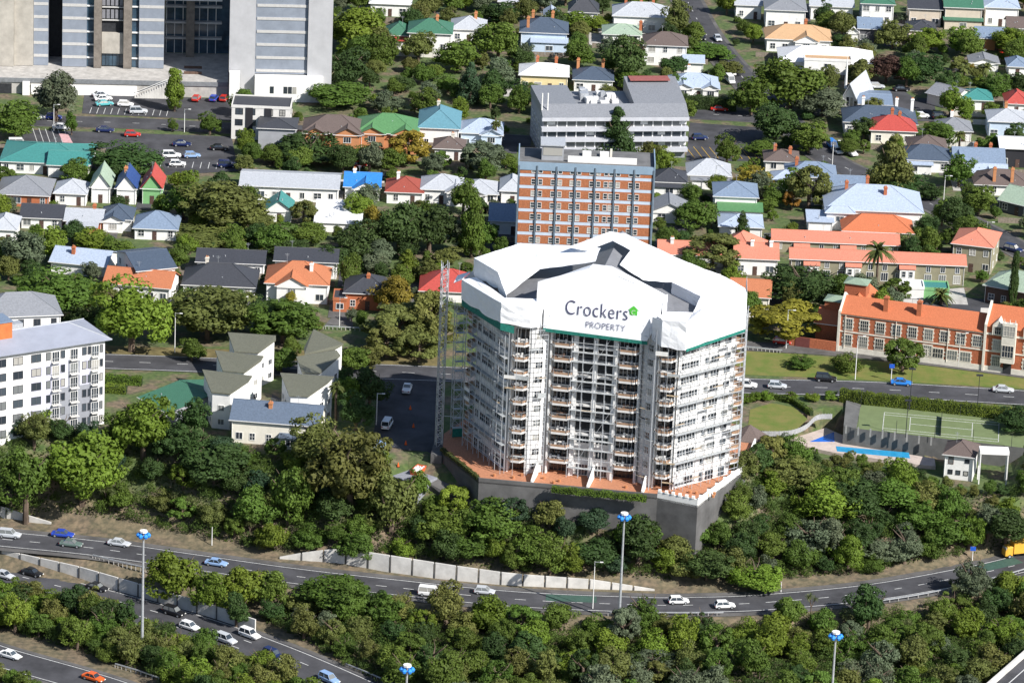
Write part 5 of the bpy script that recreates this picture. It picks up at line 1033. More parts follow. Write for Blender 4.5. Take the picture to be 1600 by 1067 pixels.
# ---------------------------------------------------------------- vehicles
def loft(secs,caps=True):
    m=MB(); k=len(secs[0])
    for s in secs: m.v+=s
    for i in range(len(secs)-1):
        for j in range(k): a=i*k+j; b=i*k+(j+1)%k; m.f.append((a,b,b+k,a+k))
    m.f.append(tuple(range(k))[::-1]); m.f.append(tuple((len(secs)-1)*k+i for i in range(k))); return m
def sec(x,w,z0,z1,r=.16): return [(x,-w+r*.4,z0),(x,w-r*.4,z0),(x,w,z0+r),(x,w,z1-r),(x,w-r,z1),(x,-w+r,z1),(x,-w,z1-r),(x,-w,z0+r)]
CARM={}
def carmesh(kind):
    if kind in CARM: return CARM[kind]
    tall={'sedan':1.42,'hatch':1.48,'suv':1.75,'van':1.95,'ute':1.7}[kind]; L={'sedan':2.3,'hatch':2.05,'suv':2.3,'van':2.35,'ute':2.5}[kind]; be=.88 if kind in('sedan','hatch') else 1.02
    body=loft([sec(-L,.72,.42,be-.12),sec(-L+.12,.84,.3,be-.02),sec(-L*.55,.89,.26,be),sec(0,.9,.26,be),sec(L*.5,.89,.26,be-.02),sec(L*.8,.86,.28,be-.12),sec(L-.08,.78,.34,be-.22),sec(L,.68,.44,be-.3)])
    r0,r1={'sedan':(-L*.72,L*.42),'hatch':(-L*.92,L*.45),'suv':(-L*.95,L*.42),'van':(-L*.96,L*.62),'ute':(-L*.25,L*.45)}[kind]; t0,t1={'sedan':(-L*.42,L*.12),'hatch':(-L*.72,L*.12),'suv':(-L*.84,L*.15),'van':(-L*.9,L*.4),'ute':(-L*.15,L*.15)}[kind]
    g=MB(); wb,wt=.8,.64 if kind!='van' else .72; zt=tall-.05
    g.v=[(r0,-wb,be-.03),(r1,-wb,be-.03),(r1,wb,be-.03),(r0,wb,be-.03),(t0,-wt,zt),(t1,-wt,zt),(t1,wt,zt),(t0,wt,zt)]; g.f=[(0,1,5,4),(1,2,6,5),(2,3,7,6),(3,0,4,7),(4,5,6,7)]
    rf=MB(); rf.prism([(t0-.08,-wt-.03),(t1+.08,-wt-.03),(t1+.08,wt+.03),(t0-.08,wt+.03)],zt-.02,tall)
    for sx in(-1,1): # pillars
        rf.tube((r1,sx*wb,be),(t1,sx*wt,zt),.045,4); rf.tube((r0,sx*wb,be),(t0,sx*wt,zt),.07,4); rf.tube(((r0+r1)/2,sx*wb,be),((t0+t1)/2,sx*wt,zt),.045,4)
    w=MB(); w.tube((0,-.11,0),(0,.11,0),.32,12); rim=MB(); rim.tube((0,-.125,0),(0,.125,0),.19,8)
    hl=MB(); hl.box(-.06,.03,-.2,.2,-.08,.08)
    CARM[kind]=(body.v,body.f,rf.v,rf.f,g.mesh('windows',glass),w.mesh('wheel',mat('tyre',(.02,.02,.02),.9)),rim.mesh('rim',steel),hl.mesh('headlight',mat('lamp_glass',(.8,.8,.75),.2)),L,be,tall); return CARM[kind]
CARCOL=dict(white=(.78,.78,.77),silver=(.5,.52,.54),blue=(.03,.07,.4),navy=(.015,.025,.09),black=(.015,.015,.018),red=(.5,.03,.02),green=(.12,.17,.15),orange=(.7,.12,.02),lightblue=(.25,.38,.6),teal=(.1,.4,.42),brightblue=(.03,.2,.6))
BM={}
def car(px,py,col,place,kind='sedan',yaw=None,z=None,group='cars'):
    p=G(px,py) if z is None else U(px,py,z); 
    if yaw is None:
        best=min(((a-p).xy.length,i,L) for L,_ in ROADS for i,a in enumerate(L[:-1])); d=best[2][best[1]+1]-best[2][best[1]]; yaw=math.degrees(math.atan2(d.y,d.x))
    v=carmesh(kind); k=(kind,col)
    if k not in BM:
        cm=mat('car_'+col,CARCOL[col],.22,.03,.5,spec=.6); a=bpy.data.meshes.new('body'); a.from_pydata(v[0],[],v[1]); a.materials.append(cm); b=bpy.data.meshes.new('roof'); b.from_pydata(v[2],[],v[3]); b.materials.append(cm); BM[k]=(a,b)
    nm={'silver':'silver','lightblue':'pale blue','navy':'dark blue','brightblue':'bright blue','green':'grey-green'}.get(col,col); kd={'sedan':'sedan','hatch':'hatchback','suv':'SUV','van':'van','ute':'pickup'}[kind]
    o=thing('car','%s %s %s'%(nm,kd,place),'car',(p.x,p.y,p.z+.16),math.radians(yaw),group)
    link('body',BM[k][0],o); link('roof',BM[k][1],o); link('windows',v[4],o); L,be=v[8],v[9]
    for x in(-L*.62,L*.62):
        for y in(-.8,.8): wo=link('wheel',v[5],o,(x,y,.32)); link('rim',v[6],wo)
    for y in(-.55,.55): link('headlight',v[7],o,(L-.02,y,be-.36))
    tm=CARM.setdefault('tail',MB().box(-.04,.06,-.18,.18,-.09,.09).mesh('tail_light',mat('tail_red',(.35,.01,.01),.3)))
    for y in(-.62,.62): link('tail_light',tm,o,(-L+.02,y,be-.25))
    return o
R='on the motorway ramp'; g1='cars on the ramp'
for a in((15,840,'silver',R+' at the left edge','suv'),(98,839,'blue',R+' in the far lane'),(111,854,'green',R+' in the near lane'),(186,853,'silver',R+' left of the lamp post'),(338,884,'lightblue',R+' half behind the round trees'),(1060,943,'white',R+' right of the tall lamp post','hatch'),(1132,950,'white',R+' low behind the bushes','hatch'),(672,931,'white',R+' half hidden by bushes','van'),(757,928,'silver',R+' below the white retaining wall','hatch')): car(*a[:4],*(a[4:] or ('sedan',)),group=g1)
M_='on the motorway'; g2='cars on the motorway'
for a in((6,903,'silver',M_+' at the left edge'),(50,899,'black',M_+' behind the bushes at the far left'),(152,922,'black',M_+' above the scrub'),(272,961,'black',M_+' behind the white cars','suv'),(296,983,'white',M_+' left of the silver SUV','hatch'),(353,1004,'silver',M_+' between two white cars','suv'),(390,996,'white',M_+' in the far lane','suv'),(427,1028,'navy',M_+' nearest the bottom','suv'),(514,1066,'lightblue',M_+' cut by the bottom edge','suv')): car(*a[:4],*(a[4:] or ('sedan',)),group=g2)
car(16,1028,'white','on the bottom-left slip road'); car(146,1063,'orange','on the bottom-left slip road')
V='on the main road'; 
for a in((1166,606,'white',V+' beside the tower','suv'),(1214,607,'silver',V+' behind the clipped bushes','hatch'),(1290,596,'black',V+' in shadow on the far lane','suv'),(1408,602,'brightblue',V+' above the hedge','sedan'),(1567,613,'silver',V+' near the right edge')): car(*a[:4],a[4] if len(a)>4 else 'sedan',-4,group='cars on the main road')
for a in((1222,538,'red','parked by the white rail under the yellow tree','hatch'),(1313,545,'red','parked behind the round bush','hatch'),(1352,547,'silver','parked in front of the brick school','hatch'),(1457,558,'silver','parked left of the thick white pole','hatch')): car(*a[:4],a[4],-7,group='cars parked by the school')
B='in the lower car park'
for a in((268,247,'white',B+', left of a pale blue car','suv',8),(300,247,'lightblue',B,'hatch',12),(277,260,'white',B+', nearest the painted cottages','hatch',8),(284,229,'navy',B,'sedan',5),(343,235,'black',B+' by the trees','sedan',5),(355,262,'navy',B+' at its right corner','suv',5),(207,214,'red',B+' near the street','hatch',5),(28,229,'white','behind the teal-roofed hall','van',8),(146,254,'white','beside the round tree in the lower car park','hatch',40)): car(*a,group='cars in the lower car park')
B='in the hospital car park'
for a in((152,147,'white',B+', rear of the row','suv',20),(158,152,'silver',B,'sedan',20),(161,158,'white',B+', middle of the row','sedan',20),(163,166,'teal',B,'sedan',20),(196,167,'white',B+' on its own','hatch',0),(216,147,'white',B+' by the stair','hatch',70),(231,147,'red',B+' by the stair','hatch',70),(241,146,'blue',B+' by the stair','hatch',70),(307,158,'red',B+' right of the column tree','hatch',80),(334,158,'blue',B,'hatch',80),(350,158,'red',B+' at the right end','hatch',80),(320,145,'white',B+' under the plaza','van',80),(216,178,'silver','by the kerb of the hospital car park','suv',10)): car(*a,group='cars in the hospital car park')
T='on the street below the hospital'
for a in((57,187,'white',T),(84,187,'blue',T,'hatch'),(96,203,'white',T+', behind the kerb tree'),(164,207,'navy',T)): car(*a,group='cars on the street')
for a in((1124,174,'red','on the cross street right of the office','sedan'),(1093,219,'navy','in the yard right of the office building','hatch',10),(1096,62,'black','parked high on the diagonal street','sedan'),(1121,64,'silver','parked high on the diagonal street','sedan'),(1143,118,'white','parked on the diagonal street by the two-gabled villa','hatch'),(1141,130,'white','nearest the hedge on the diagonal street','van'),(1284,219,'red','on the diagonal street','hatch'),(1300,232,'brightblue','on the diagonal street','van'),(1308,240,'white','on the diagonal street, behind another white car','hatch'),(1330,243,'white','in the middle of the diagonal street','suv'),(1354,139,'silver','behind the church hall','suv',5),(1370,139,'silver','at the top of the church car park','hatch',5),(1408,143,'black','in the shade of the church car park','sedan',5),(1440,185,'white','at the bottom of the church car park','hatch',10),(1470,187,'black','at the bottom of the church car park','suv',10),(605,668,'white','in the shaded yard beside the tower','van',80),(592,700,'lightblue','at the entrance of the shaded yard','hatch',40),(636,612,'white','at the top of the shaded yard','ute',85),(563,84,'black','under trees behind the hospital','sedan',5),(650,108,'silver','in the drive behind the brown gables','hatch',80),(625,20,'silver','at the top edge','sedan',0),(1355,80,'black','in the top right yard','sedan',0),(1570,92,'red','in the right car yard','hatch',0),(1583,394,'navy','at the lower end of the diagonal street','suv',-35),(682,262,'red','beside the small brown-roofed cottage','hatch',10),(560,262,'red','behind the bright blue roof','hatch',10),(606,279,'black','between blue and red roofs','hatch',20)): car(*a)
def truck():
    p=U(1592,869,-14); o=thing('truck','yellow box truck at the right edge of the ramp','truck',(p.x,p.y,-13.85),math.radians(200)); o.scale=(.85,.85,.85); y=mat('truck_yellow',(.7,.38,.05),.5,.05); MB().box(-4.5,2,-1.25,1.25,1.1,3.9).build('box',y,o); c=loft([sec(2.2,1.15,.6,2.9),sec(3.6,1.15,.6,2.9),sec(4.1,1.05,.6,2.0)]); c.build('cab',y,o); MB().box(3.7,4.0,-1,1,1.9,2.7).build('windscreen',glass,o); MB().box(-4.6,4,-.5,.5,.6,1.08).build('chassis',darkm,o)
    for x in(-3.4,-2.3,3):
        for yy in(-1.05,1.05): w=MB().tube((x,yy-.15,.5),(x,yy+.15,.5),.5,12).build('wheel',mat('tyre',(.02,.02,.02),.9),o); MB().tube((x,yy-.17,.5),(x,yy+.17,.5),.27,8).build('rim',steel,w)
truck()
def skip_bin():
    p=G(653,742); o=thing('skip_bin','orange skip full of rubble below the tower','skip',tuple(p),math.radians(70)); m=MB(); m.prism([(-2,-.9),(2,-.9),(2,.9),(-2,.9)],[0]*4,[.05]*4); t=mat('skip_orange',(.6,.12,.04),.6,.15,2)
    for a in([(-1.6,-.9,0),(1.6,-.9,0),(2.1,-1,1.5),(-2.1,-1,1.5)],[(1.6,.9,0),(-1.6,.9,0),(-2.1,1,1.5),(2.1,1,1.5)],[(1.6,-.9,0),(1.6,.9,0),(2.1,1,1.5),(2.1,-1,1.5)],[(-1.6,.9,0),(-1.6,-.9,0),(-2.1,-1,1.5),(-2.1,1,1.5)]): m.poly(a)
    ob=m.build('bin',t,o); ob.modifiers.new('t','SOLIDIFY').thickness=.08
    r=MB()
    for i in range(40): x,y=rnd.uniform(-1.6,1.6),rnd.uniform(-.8,.8); a=rnd.uniform(.1,.35); r.box(x-a,x+a,y-a*.7,y+a*.7,.8,1.2+rnd.random()*.4)
    r.build('rubble',framem,o)
skip_bin()
for i,(x,y) in enumerate(((622,729),(646,668),(641,640),(634,695))):
    p=G(x,y); c=thing('traffic_cone',['orange traffic cone in the sunlit part of the yard','orange traffic cone in the middle of the shaded yard','orange traffic cone at the far end of the shaded yard','orange traffic cone by the shadow edge'][i],'traffic cone',tuple(p)); MB().tube((0,0,.05),(0,0,.95),.28,8,.05).build('cone',mat('cone_orange',(.75,.12,.02),.6),c); MB().box(-.35,.35,-.35,.35,0,.06).build('base',darkm,c)
# ---------------------------------------------------------------- hedges
def hedge(label,pts,h,th,sp='mid',z=None,dens=34):
    R=random.Random(len(pts)*7+int(h*10)); V=[];Fc=[]; P=[(G(x,y) if z is None else U(x,y,z)) for x,y in pts]; o=P[0]
    for a,b in zip(P,P[1:]):
        d=(b-a); L=d.length; d.normalize(); n=Vector((d.y,-d.x,0))
        for i in range(int(L*(2*h+th)*dens)):
            t=R.uniform(0,L); q=R.uniform(-h,h+th)
            if q<0: off=n*th/2; zz=-q; nr=n
            elif q<th: off=n*(th/2-q); zz=h; nr=Vector((0,0,1))
            else: off=-n*th/2; zz=q-th; nr=-n
            wob=.12*math.sin(t*2.1)+R.uniform(-.1,.1); leafquad(V,Fc,a-o+d*t+off*(1+wob)+Vector((0,0,zz+wob)),nr,.3,R)
    me=bpy.data.meshes.new('foliage'); me.from_pydata(V,[],Fc); me.materials.append(leafm(sp,LEAF[sp])); t=thing('hedge',label,'hedge',tuple(o)); link('foliage',me,t); c=MB()
    for a,b in zip(P,P[1:]):
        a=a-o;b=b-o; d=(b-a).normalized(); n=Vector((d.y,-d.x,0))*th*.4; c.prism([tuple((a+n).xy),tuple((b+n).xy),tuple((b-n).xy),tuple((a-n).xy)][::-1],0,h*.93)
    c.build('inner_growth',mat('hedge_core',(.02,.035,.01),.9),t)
hedge('long clipped hedge between main road and tennis court',[(1312,626),(1350,632),(1480,646),(1640,664)],2.7,1.6,'bright',0)
hedge('dark hedge in front of the two-gabled villa',[(1050,168),(1150,174)],3.4,2,'dark',0); hedge('bright hedge along the front edge of the podium',[(862,768),(890,771),(945,776),(1010,783)],1.1,1.2,'bright',1.6)
hedge('planted strip along the left podium edge',[(690,704),(720,727),(747,749)],.7,.8,'olive',2); hedge('hedge under the hospital plaza left of the stair',[(112,141),(197,143)],3.2,2,'mid',0); hedge('hedge under the hospital plaza right of the column tree',[(290,142),(348,144)],3,2,'mid',0)
hedge('clipped garden hedge rows right of the white apartments',[(165,598),(222,602)],1.8,1.6,'bright',0); hedge('low clipped hedge in front of the garden hedge rows',[(165,612),(198,614)],1.6,2.2,'bright',0); hedge('curved dark hedge around the oval lawn',[(1160,628),(1200,622),(1240,630),(1268,650)],1.2,1,'mid',0)
# ---------------------------------------------------------------- trees placed by eye
TL="""25 185 76 62 mid round|88 150 64 78 grey oval|273 140 32 62 bright column|328 192 32 38 mid round|112 192 20 36 mid oval|270 195 15 22 mid round|195 246 98 60 dark round|118 265 48 40 mid round|560 40 90 85 bright round|545 105 60 70 dark round|600 80 50 60 mid round|655 70 46 52 olive round|715 88 66 56 mid round|780 60 60 70 mid round|790 20 60 40 dark round|735 128 40 62 blue cone|530 145 84 52 mid round|670 146 32 44 grey oval|597 158 30 30 bright open|485 224 106 66 dark dome|572 240 46 38 mid round|640 228 62 60 yellow open|615 245 46 40 mid round|755 245 62 60 grey open|425 240 46 36 mid round|345 318 116 88 olive round|287 312 52 62 mid round|332 368 104 42 olive round|400 345 60 40 olive round|475 330 42 42 olive open|560 322 50 50 bright round|625 350 70 86 dark round|672 352 84 86 dark round|738 352 42 90 mid column|560 375 76 70 dark round|592 390 54 50 grey round|430 368 62 50 mid round|480 362 60 40 mid round|637 410 42 48 bright cone|668 424 38 42 olive round|618 455 60 70 yellow round|625 505 96 74 olive open|672 490 62 84 olive open|36 392 68 72 grey round|82 378 48 54 bright round|92 455 118 92 mid round|205 488 108 122 bright round|325 484 132 106 olive round|440 500 116 84 mid round|145 374 62 40 bright round|188 388 52 40 mid round|142 422 28 32 grey round|14 318 28 32 grey round|1236 128 94 94 mid round|1286 156 82 60 grey round|1212 190 72 72 dark round|1264 214 66 56 mid round|1396 54 52 48 olive round|1450 62 56 46 bright round|1505 62 50 46 bright round|1576 62 54 46 bright round|1442 106 66 52 dark round|1386 104 52 52 brown round|1480 130 38 46 dark round|1345 112 40 44 olive open|1470 205 54 42 mid round|1090 332 66 54 mid round|1178 280 62 44 yellow round|1266 290 58 74 olive open|1238 312 24 32 orange open|1226 280 28 26 brown round|1115 390 92 66 olive open|1252 436 106 84 dark dome|1420 373 42 34 pale dome|1402 452 44 42 mid open|1232 500 112 72 yellow open|1252 562 44 30 mid dome|1324 562 46 40 mid dome|1412 553 58 58 mid open|1530 312 58 50 mid round|1500 266 46 52 mid round|1455 300 40 30 dark round|985 92 60 76 dark oval|990 125 66 40 mid round|900 35 52 38 bright round|932 36 32 28 bright round|905 82 50 46 mid round|1062 30 40 62 olive oval|1085 48 36 40 mid round|1052 100 46 34 dark round|1112 78 66 34 mid round|1175 150 62 62 mid round|1140 105 40 30 olive round|965 206 58 80 dark cone|890 232 40 28 mid round|1015 236 50 32 bright round|815 88 36 34 dark round|812 155 34 44 mid round|1160 352 26 48 dark cone|1585 436 16 78 dark column|1060 130 26 36 mid round|1350 200 40 40 dark round|1330 215 30 30 mid round|1190 230 50 30 mid round|1100 215 0 0 x|1560 135 40 44 mid round|1500 100 30 30 olive open|1590 130 40 40 dark round|1420 180 30 24 mid round|1365 165 30 30 olive round|1545 225 34 34 mid round|1010 300 20 26 bright round|1080 300 34 36 mid round|1200 320 30 26 mid round|760 60 50 46 mid round|630 130 36 30 dark round|700 130 40 34 mid round|770 130 44 50 dark round|690 250 30 34 mid open|790 250 28 28 mid round|450 385 60 34 dark round|520 400 50 50 dark round|545 425 34 60 mid oval|700 400 44 34 olive round|60 640 66 58 bright round|130 650 0 0 x|225 662 84 104 bright round|280 690 66 60 dark round|130 720 118 130 bright round|40 720 80 110 mid round|335 720 96 80 dark round|540 610 44 60 bright round|498 690 80 92 olive round|548 728 112 150 olive round|612 778 84 112 olive round|560 850 60 60 mid round|450 770 60 100 mid oval|273 896 78 96 bright round|328 920 54 80 bright round|384 912 66 78 bright round|424 915 54 72 mid round|370 950 40 60 dark round|525 925 116 80 mid round|630 940 46 52 olive dome|600 955 60 60 mid round|1290 780 92 84 bright round|1265 830 82 76 grey dome|1340 775 80 70 dark round|1400 770 86 60 mid round|1180 890 90 66 bright dome|1105 880 84 66 dark round|1000 840 70 80 dark round|860 800 46 56 olive round|770 810 84 70 mid round|690 820 76 66 mid round|1230 740 80 60 olive round|1445 806 80 60 mid round|1380 850 80 56 grey dome|1480 830 70 60 mid round|1575 800 70 64 dark round|940 1000 0 0 x|1020 1030 90 56 grey dome|900 1030 66 56 bright dome|1580 590 0 0 x|1167 620 20 20 bright dome|1180 616 20 22 bright dome|1198 615 20 22 bright dome|1235 617 22 22 bright dome|1269 617 24 20 bright dome|1299 615 20 20 bright dome|1590 655 60 44 dark round|556 640 50 64 dark round|578 604 54 70 dark round|440 560 40 44 mid round|300 545 40 40 mid round|305 650 44 60 dark round|420 640 36 40 dark round|455 540 30 36 mid round|575 560 44 40 olive round|605 530 60 60 olive open|655 540 60 56 olive open|690 520 50 60 olive open|550 560 50 50 mid round|535 590 30 40 dark round|1150 790 44 50 mid round|1165 830 44 50 dark round|1160 770 30 40 mid round|830 850 70 60 mid round|930 860 70 56 dark round|740 850 60 50 mid round|1060 850 60 50 olive round|520 790 60 60 dark round|395 790 70 80 mid round"""
for t in TL.split('|'):
    a=t.split()
    if a[4]!='x': tree(*map(float,a[:4]),a[4],a[5])
# tall pine right of the diagonal street
tree(1395,252,66,92,'olive','cone'); tree(1400,285,80,40,'dark','spread')
def palm(px,py,h,r,label,dead=True):
    p=G(px,py); o=thing('palm_tree',label,'palm tree',tuple(p)); m=MB()
    for i in range(6): m.tube((.05*math.sin(i),0,h*i/6),(.05*math.sin(i+1),0,h*(i+1)/6),.34-.02*i,8,.32-.02*i)
    m.build('trunk',wood,o); R=random.Random(int(px)); lm=leafm('palm',(.1,.12,.03)); 
    for k in range(34):
        t=k*2.4; el=R.uniform(-.5,1.2); f=MB(); prev=None; L=r*R.uniform(.85,1.1)
        for s in range(7):
            u=s/6; rr=L*u*math.cos(el)*(1-.1*u); zz=h+.3+L*(u*math.sin(el)-.55*u*u); c=Vector((rr*math.cos(t),rr*math.sin(t),zz)); sd_=Vector((-math.sin(t),math.cos(t),0))*(.42*math.sin(math.pi*min(1,u+.12))+.03)
            if prev: f.poly([prev[0]-prev[1]-Vector((0,0,.18)),prev[0],c,c-sd_-Vector((0,0,.18))]); f.poly([prev[0],prev[0]+prev[1]-Vector((0,0,.18)),c+sd_-Vector((0,0,.18)),c])
            prev=(c,sd_)
        f.build('frond',lm,o)
palm(1368,464,11,4.6,'tall date palm in front of the salmon terraces'); palm(1470,476,2.2,3.6,'low palm behind the brick school'); palm(774,234,6.4,1.9,'slim palm beside the pale blue gabled house'); palm(1505,130,4,2.4,'palm left of the white garage'); palm(1540,128,4,2.4,'palm in front of the white garage'); palm(524,668,9,2.2,'slim palm beside the olive-roofed townhouses'); palm(770,146,4,1.5,'small palm in front of the charcoal cottage')
palm(1498,238,4.5,2.2,'palm behind the three-chimney house'); palm(1418,352,3,1.6,'small palm at the corner of the white lodge')
# ---------------------------------------------------------------- motorway planting
def inside(pt,poly):
    x,y=pt; c=False; n=len(poly)
    for i in range(n):
        (x0,y0),(x1,y1)=poly[i],poly[(i+1)%n]
        if (y0>y)!=(y1>y) and x<(x1-x0)*(y-y0)/(y1-y0)+x0: c=not c
    return c
RC={}
for L,hw in ROADS:
    for p,q in zip(L,L[1:]):
        k=max(1,int((q-p).length/.7))
        for i in range(k):
            c=p+(q-p)*(i/k); w_=int(hw+3)
            for dx in range(-w_,w_+1):
                for dy in range(-w_,w_+1):
                    key=(int(c.x)+dx,int(c.y)+dy); dd=math.hypot(key[0]+.5-c.x,key[1]+.5-c.y)-hw
                    if dd<RC.get(key,9): RC[key]=dd
def onroad(x,y,m=.8): return RC.get((math.floor(x),math.floor(y)),9)<m
def onfoot(x,y,m=.5):
    return any(abs(x-f[0])<f[3]+m and abs(y-f[1])<f[4]+m for f in FOOT)
ZONES={ # photo outlines of where trunks stand (pixels), spacing m, radius range, species, label, group
 'a':([(-60,700),(150,690),(300,700),(420,715),(560,735),(660,780),(760,800),(900,830),(1040,850),(1150,850),(1150,905),(1000,905),(800,893),(620,870),(520,853),(430,862),(300,838),(200,815),(90,800),(-60,778)],4.6,(2.1,3.8),('mid','mid','dark','bright','olive','blue'),'on the wooded bank above the ramp'),
 'b':([(1150,760),(1175,728),(1225,722),(1300,750),(1440,775),(1470,806),(1535,812),(1570,785),(1620,780),(1620,835),(1500,868),(1350,895),(1180,908),(1150,900)],4.7,(2.2,3.8),('mid','mid','dark','grey','bright','olive'),'on the slope below the pool and clubhouse'),
 'c':([(430,945),(520,945),(640,962),(800,975),(960,985),(1150,985),(1300,972),(1450,950),(1640,905),(1640,1000),(1520,1100),(1300,1130),(900,1130),(640,1110),(560,1048),(470,1000),(400,965)],5.2,(2.3,4.0),('mid','mid','dark','grey','olive','bright'),'in the planting between ramp and motorway'),
 'd':([(-60,915),(60,938),(180,968),(300,1010),(400,1050),(520,1110),(330,1110),(220,1050),(100,1012),(-60,965)],3.5,(2.3,3.3),('mid','mid','bright','olive','dark'),'in the scrub between motorway and slip road'),
 'f':([(1240,712),(1300,722),(1440,742),(1470,765),(1540,772),(1600,760),(1600,790),(1535,806),(1470,800),(1440,772),(1300,748),(1225,722)],2.6,(1.1,1.6),('mid','mid','dark','olive'),'in the low planting in front of the pool'),
 'e':([(-60,1068),(0,1062),(40,1075),(100,1100),(-60,1110)],3,(1.4,2.2),('mid','olive'),'in the bottom left corner')}
placed=[(t[2],t[3],1.6) for t in TREES]; NB=0; ZW_={}
for zn,(pg,sp,(r0,r1),spc,lab) in ZONES.items():
    W=[]
    for x,y in pg: p=G(x,y); W.append((p.x,p.y))
    ZW_[zn]=W; xs_=[p[0] for p in W]; ys_=[p[1] for p in W]; R=random.Random(ord(zn)); loc=[]
    for _ in range(9000):
        x,y=R.uniform(min(xs_),max(xs_)),R.uniform(min(ys_),max(ys_))
        if not inside((x,y),W) or onroad(x,y,1.0) or any((x-a)**2+(y-b)**2<(sp*.5+c*.8)**2 for a,b,c in placed if abs(x-a)<9) or any((x-a)**2+(y-b)**2<sp*sp for a,b in loc): continue
        loc.append((x,y))
    for x,y in loc:
        rad=R.uniform(r0,r1); ch=rad*R.uniform(1.45,2.2); ht=ch*R.uniform(1.02,1.2); s=R.choice(spc); sh=R.choice(('round','round','dome','bush','oval','open' if zn!='d' else 'bush'))
        plant(x,y,TZ(x,y),rad,ch,ht,s,sh,'bush',(SPD[s].replace(' tree',' bush'))+' '+lab,'trees and bushes '+lab); NB+=1
print('planted',NB)
# young growth between the bushes: too many to count, one object
def mass():
    V=[];Fc=[]; R=random.Random(77); base={}
    for sh in('round','bush','dome'): base[sh]=crown_mesh(900+len(sh),sh,620)
    occ=[(t[2],t[3]) for t in TREES]; n=0
    for zn,W in ZW_.items():
        xs_=[p[0] for p in W]; ys_=[p[1] for p in W]; loc=[]
        for _ in range(7000):
            x,y=R.uniform(min(xs_),max(xs_)),R.uniform(min(ys_),max(ys_))
            if not inside((x,y),W) or onroad(x,y,.6) or any(abs(x-a)<2.2 and abs(y-b)<2.2 for a,b in occ) or any((x-a)**2+(y-b)**2<4.6 for a,b in loc): continue
            loc.append((x,y))
        for x,y in loc:
            v,f=base[R.choice(('round','bush','dome'))]; rad=R.uniform(1.2,2.1); hh=rad*R.uniform(.8,1.15); z=TZ(x,y); k=len(V); c,s_=math.cos(n*1.7),math.sin(n*1.7); n+=1
            V.extend([(x+(p[0]*c-p[1]*s_)*rad,y+(p[0]*s_+p[1]*c)*rad,z+p[2]*hh) for p in v]); Fc.extend([tuple(i+k for i in q) for q in f])
    me=bpy.data.meshes.new('bush_mass'); me.from_pydata(V,[],Fc); me.materials.append(mat('leaf_mass',(.105,.16,.026),.65,.3,.16,trans=.3,spec=.25,col2=(.05,.09,.022))); stuff(link('bush_mass',me),'unbroken young growth filling the gaps between the motorway bushes','bushes'); print('mass',n,len(Fc))
mass()
# cabbage trees
def cabbage(px,py,h,label):
    p=G(px,py); o=thing('cabbage_tree',label,'tree',tuple(p),0,'cabbage trees on the banks'); R=random.Random(int(px*3+py)); m=MB(); heads=[]
    m.tube((0,0,-.3),(0,0,h*.6),.13,6,.1)
    for i in range(R.randint(2,4)): t=R.uniform(0,6.28); e=Vector((math.cos(t)*.7,math.sin(t)*.7,h*R.uniform(.85,1.05))); m.tube((0,0,h*.58),e,.08,5,.06); heads.append(e)
    m.build('trunk',wood,o)
    for e in heads:
        f=MB()
        for k in range(70):
            d=Vector((R.gauss(0,1),R.gauss(0,1),R.gauss(.25,.8))).normalized(); a=d.cross(Vector((0,0,1))).normalized()*.05; q=e+d*R.uniform(.7,1.05); f.poly([e-a,e+a,q+a*.3-Vector((0,0,.12)),q-a*.3-Vector((0,0,.12))])
        f.build('leaf_head',leafm('cabbage',(.14,.16,.06)),o)
for i,(x,y,h) in enumerate(((165,795,5),(172,800,4.6),(288,812,5),(300,808,4),(275,806,4.4),(370,830,5),(378,836,4.4),(395,820,5),(390,845,4),(444,950,5),(1148,940,0),(620,1010,4),(705,985,5),(690,1068,5),(702,1060,4.4),(1266,970,5),(1415,1005,4.6),(1325,990,4),(1490,945,4),(1525,985,4.4),(125,800,4))):
    if h: cabbage(x,y,h,'spiky cabbage tree '+('on the bank above the ramp' if y<860 else 'in the planting between the roads'))
# low ground cover under the planting: one mass nobody could count
def cover():
    R=random.Random(5); V=[];Fc=[]
    MASS=[]
    for zn,W in ZW_.items():
        xs_=[p[0] for p in W]; ys_=[p[1] for p in W]; A=(max(xs_)-min(xs_))*(max(ys_)-min(ys_)); 
        for _ in range(int(A*5.5)):
            x,y=R.uniform(min(xs_),max(xs_)),R.uniform(min(ys_),max(ys_))
            if not inside((x,y),W): continue
            hgt=.5+.9*abs(math.sin(x*.7+1.3*math.sin(y*.5))*math.cos(y*.9+x*.2)); 
            if R.random()<.12 and onroad(x,y,.3): continue
            if R.random()<.88 or not onroad(x,y,.3): leafquad(V,Fc,Vector((x,y,TZ(x,y)+R.uniform(.1,hgt))),Vector((0,-.3,1)),R.uniform(.35,.7),R)
    keep=[(f,V[f[0]]) for f in Fc]; me=bpy.data.meshes.new('ground_cover'); me.from_pydata(V,[],Fc); me.materials.append(leafm('cover',(.06,.09,.02))); o=link('ground_cover',me); stuff(o,'dense low ground cover under the trees beside the motorway roads','ground cover')
cover()
# driveways beside the houses
for i,f in enumerate(FOOT):
    if f[1]>880 and rnd.random()<.6 and f[3]<9:
        x=f[0]+rnd.choice((-1,1))*(f[3]+2); y=f[1]-f[4]-rnd.uniform(2,7); mb=MB(); z=.03+.0006*i; w_=rnd.uniform(1.3,2.2); mb.poly([(x-w_,y,z),(x+w_,y,z),(x+w_,y+rnd.uniform(9,15),z),(x-w_,y+rnd.uniform(9,15),z)]); struct(mb.build('driveway',rnd.choice((asph2,conc,asph))))
